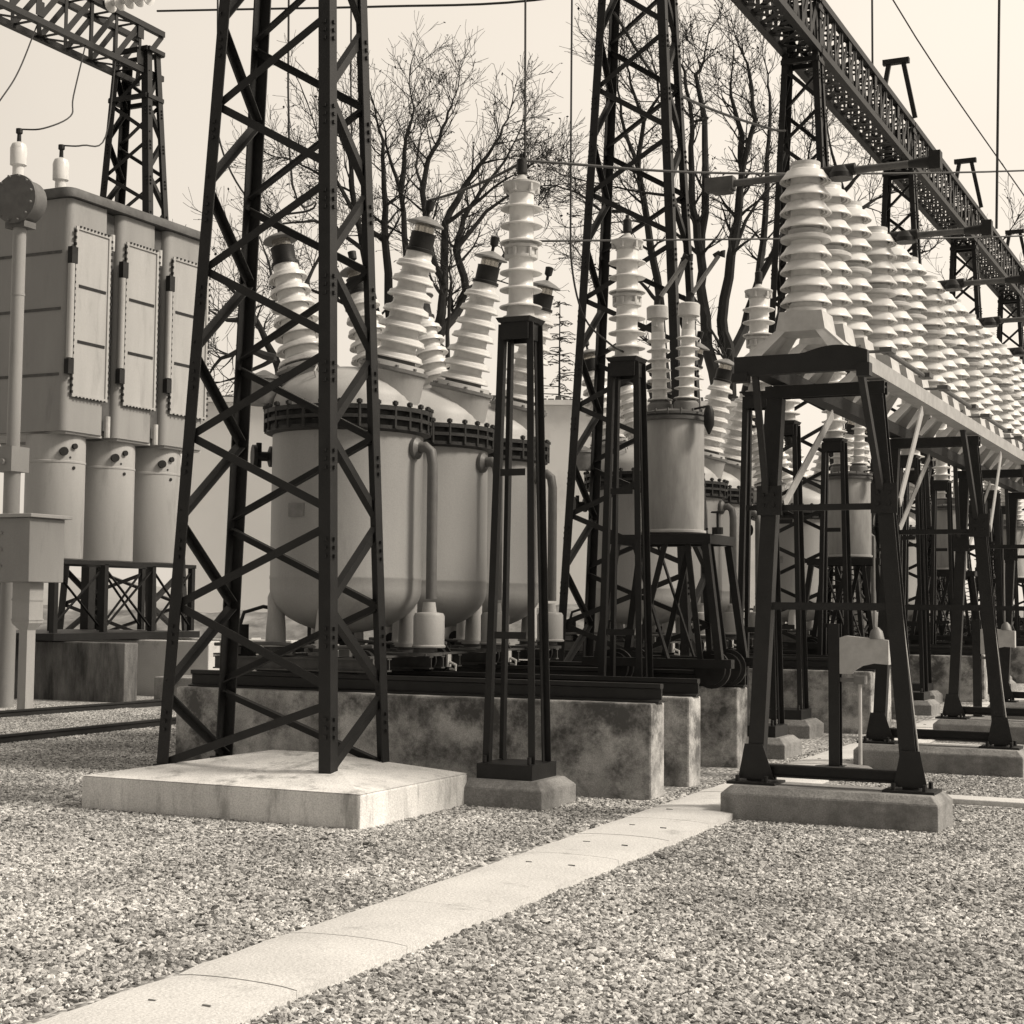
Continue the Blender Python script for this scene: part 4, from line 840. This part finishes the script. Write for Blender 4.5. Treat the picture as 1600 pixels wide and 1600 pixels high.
tree('bare tree seen through the centre lattice tower', 86, (1040, 610),
     [[.34, (1040,610), (1036,560), (1032,475), (1012,350), (997,262), (1006,190), (985,130), (975,80)], [.14, (997,262), (975,200), (965,140), (968,90)], [.14, (1012,350), (980,330), (940,330), (900,300), (870,290), (845,300)], [.13, (1032,475), (1000,440), (950,430), (920,410)], [.11, (1006,190), (1030,150), (1020,100), (1012,70)]], 14)
tree('bare tree with low spreading boughs left of the nearest round tank', 78, (440, 610),
     [[.28, (440,610), (430,560), (400,500), (370,460), (335,430)], [.24, (430,560), (385,545), (345,560), (315,600)], [.2, (400,500), (355,500), (315,480)], [.22, (440,610), (460,520), (470,460), (500,400), (540,360)], [.14, (430,560), (370,590), (330,600)], [.16, (460,520), (430,450), (420,410), (405,370)]], 15, rb_=.3)
tree('bare tree behind the girder right of the nearest insulator column', 95, (1330, 620),
     [[.3, (1330,620), (1322,480), (1310,380), (1318,300), (1300,240), (1292,190)], [.2, (1310,380), (1340,330), (1370,310), (1400,300)], [.16, (1318,300), (1345,270), (1360,250)], [.2, (1322,480), (1400,400), (1440,395), (1455,390)], [.14, (1330,620), (1450,480), (1540,420), (1585,350)]], 16)
# conifer
def conifer(px, D, top, label):
    o = at(px, 900, D); t = thing('conifer', label, 'tree', (o.x, o.y, 0)); O = V((o.x, o.y, 0)); H_ = (at(px, top, D)-O).z; rng = random.Random(21)
    MB().cyl((0, 0, 0), (0, 0, H_), .16, 8, .02).build('trunk', 'bark', t); c = MB()
    for i in range(90):
        z = H_*(.30+.70*rng.random()**.8); L_ = (H_-z)*.28+.35; a = rng.uniform(0, 6.28); d = V((math.cos(a), math.sin(a), -.15)); e = V((0, 0, z))+d*L_
        c.tube([(0, 0, z), (e.x*.6, e.y*.6, z+.05), tuple(e)], [.03, .02, .01], 4)
        for k in range(26):
            q = V((0, 0, z)).lerp(e, rng.uniform(.15, 1)); s = rng.uniform(.12, .3); u = V((rng.uniform(-1, 1), rng.uniform(-1, 1), rng.uniform(-.35, .2)))*s; w2 = V((rng.uniform(-1, 1), rng.uniform(-1, 1), rng.uniform(-.2, .2)))*s*.35
            c.add([q-w2, q+u, q+w2], [(0, 1, 2)])
    c.build('crown', 'needle', t, smooth=False)
conifer(872, 78, 470, 'small dark conifer right of the nearest post insulator')
def bush(px, D, w_, h_, label, seed):
    o = at(px, 950, D); t = thing('shrub', label, 'shrub', (o.x, o.y, 0), 0, 'shrubs along the far boundary'); rng = random.Random(seed); c = MB()
    MB().cyl((0, 0, 0), (0, 0, h_*.6), .08, 6, .03).build('stem', 'bark', t)
    for i in range(1500):
        a = rng.uniform(0, 6.28); rr_2 = rng.random()**.5; z = rng.random(); k = math.sin(math.pi*min(1, .15+z*.85))**.6
        k *= .8+.5*noise.noise((math.cos(a)*1.5+seed, math.sin(a)*1.5, z*3)); q = V((math.cos(a)*rr_2*w_*k, math.sin(a)*rr_2*w_*k, z*h_*(.85+.3*noise.noise((a, seed, 0)))))
        s = rng.uniform(.12, .3); u = V((rng.uniform(-1, 1), rng.uniform(-1, 1), rng.uniform(-1, 1)))*s; v_ = V((rng.uniform(-1, 1), rng.uniform(-1, 1), rng.uniform(-1, 1)))*s; c.add([q, q+u, q+v_], [(0, 1, 2)])
    c.build('crown', 'needle', t, smooth=False)
for i, (px, D, w_, h_) in enumerate(((1500, 75, 1.9, 1.5), (1462, 82, 1.5, 1.2), (1585, 80, 1.8, 1.4), (1415, 85, 2.2, 1.3), (1545, 90, 2, 1.3), (560, 90, 3, 1.6), (330, 95, 3.2, 1.3), (880, 80, 2.4, 1.2), (700, 88, 3, 1.4))):
    bush(px, D, w_, h_, ['dark rounded shrub between the far right portals', 'dark shrub left of the rounded shrub at far right', 'shrub at the far right edge near the horizon', 'low wide shrub behind the far posts', 'shrub between the rounded shrub and the right edge',
      'low shrub at the foot of the pale building behind the nearest tank', 'low shrub on the horizon seen through the front tower', 'low shrub at the foot of the pale building, right of the narrow support', 'low shrub behind the rear one of the nearest tanks'][i], 40+i)

# ------------------------------------------------------------------ wires
def wire(pts, label, r=.014, sag=0, n=14):
    r *= .75
    pts = [V(p) for p in pts]; out = []
    if len(pts) == 2:
        for i in range(n+1): q = pts[0].lerp(pts[1], i/n); q.z -= sag*4*(i/n)*(1-i/n); out.append(q)
    else:                                   # Catmull-Rom through the points
        P_ = [pts[0]*2-pts[1]]+pts+[pts[-1]*2-pts[-2]]
        for i in range(1, len(P_)-2):
            for k in range(6):
                t_ = k/6; a, b, c, d = P_[i-1:i+3]; out.append(.5*((2*b)+(c-a)*t_+(2*a-5*b+4*c-d)*t_*t_+(3*b-a-3*c+d)*t_**3))
        out.append(pts[-1])
    o = MB().tube(out, r, 6).build('wire', 'wire'); tag(o, label, 'wire', 'overhead wires and jumpers'); return o
wire([(-5.93, 12.5, 11.8), (-5.90, 12.52, 5.62)], 'vertical drop wire ending on the nearest post insulator')
wire([(-6.0, 13.76, 11.8), (-6.0, 13.76, 8), (-6.0, 13.76, 5.6), (-5.99, 13.78, 4.9), (-5.95, 14.0, 4.45), (-5.90, 14.5, 4.28), (-5.88, 14.85, 4.24)], 'long vertical drop wire just right of the nearest post insulator')
wire([(-9.02, 13.42, 11.8), (-8.99, 13.44, 6.33), (-8.95, 13.9, 5.85), (-9.45, 14.02, 5.80)], 'drop wire curving to the left bushing of the nearest tank', .016)
wire([(-8.98, 14.55, 11.9), (-8.94, 14.57, 6.62), (-9.3, 15.6, 5.85)], 'drop wire behind the right leg of the front tower', .014)
wire([(-9.1, 12.3, 8.5), (-9.05, 12.3, 6.6), (-9.01, 12.31, 6.05), (-8.9, 12.6, 5.6), (-8.8, 13.2, 5.4)], 'curved jumper wire inside the front tower, left side', .014)
wire([(-7.47, 33.01, 19.5), (-7.48, 33.01, 12.9)], 'vertical wire rising from the overhead girder', .03)
wire([(-2.10, 14.87, 11.5), (-2.25, 14.87, 5.16)], 'vertical wire down to the second switch blade at far right', .016)
wire([(-4.9, 16.5, 11.2), (-4.29, 20.12, 9.47), (-3.37, 25.0, 7.99), (-2.4, 30, 6.6)], 'wire slanting down across the sky at upper right', .014)
wire([(-19.82, 24.88, 13.39), (-17.47, 24.9, 13.07), (-14.24, 24.23, 12.38), (-11.38, 24.48, 12.13), (-8.0, 24.9, 12.3)], 'long wire along the top edge of the picture', .028)
wire([(-5.90, 12.52, 5.60), (-5.19, 16.36, 6.37), (-3.08, 22.92, 7.82), (-1.2, 28, 9.1)], 'upper level wire running right from the nearest post insulator', .018)
wire([(-7.12, 15.44, 5.61), (-6.32, 21.37, 6.82), (-3.66, 27.08, 7.84), (-1, 33, 9.2)], 'lower level wire running right behind the nearest post insulator', .018)
wire([(-5.90, 12.52, 5.60), (-7.68, 14.02, 5.78)], 'short jumper from the nearest post insulator to the right bushing of the near tank', .018, .04)
wire([(-7.7, 19.04, 9.46), (-7.69, 20.71, 9.07), (-8.0, 23.89, 9.61), (-7.98, 27.22, 10.2), (-7.95, 28.0, 10.38)], 'sagging wire between the centre tower and the next one', .03)
wire([(-20.10, 21.47, 10.09), (-19.75, 21.7, 10.13), (-20.2, 22.9, 10.75), (-21.27, 24.18, 11.65), (-23.1, 26.6, 13.75)], 'jumper hanging from the corner girder to the left roof bushing', .02)
wire([(-20.10, 22.57, 10.09), (-19.8, 22.8, 10.12), (-20.68, 24.47, 10.85), (-23.1, 27.6, 13.75)], 'jumper hanging from the corner girder to the right roof bushing', .02)
wire([(-20.8, 20.9, 9.7), (-20.6, 21.5, 10.7), (-21.5, 22.9, 11.8), (-23.3, 25.3, 13.75)], 'hanging wire loop at the left edge', .02)
# strain string on the corner girder
t = thing('strain_insulator', 'string of white discs lying on the corner girder at top left', 'insulator string', (-23.0, 27.2, 14.86))
for k in range(5):
    m_ = MB(); m_.lathe((k*.26, 0, 0), (1, 0, 0), [(.04, 0), (.20, .03), (.21, .06), (.08, .10), (.07, .17), (.04, .26)], 20); m_.build('disc', 'porcelain', t)
m_ = MB(); m_.cyl((-.3, 0, 0), (0, 0, 0), .03, 8); m_.cyl((1.3, 0, 0), (1.75, 0, -.02), .035, 8); m_.build('clamp', 'dark', t)
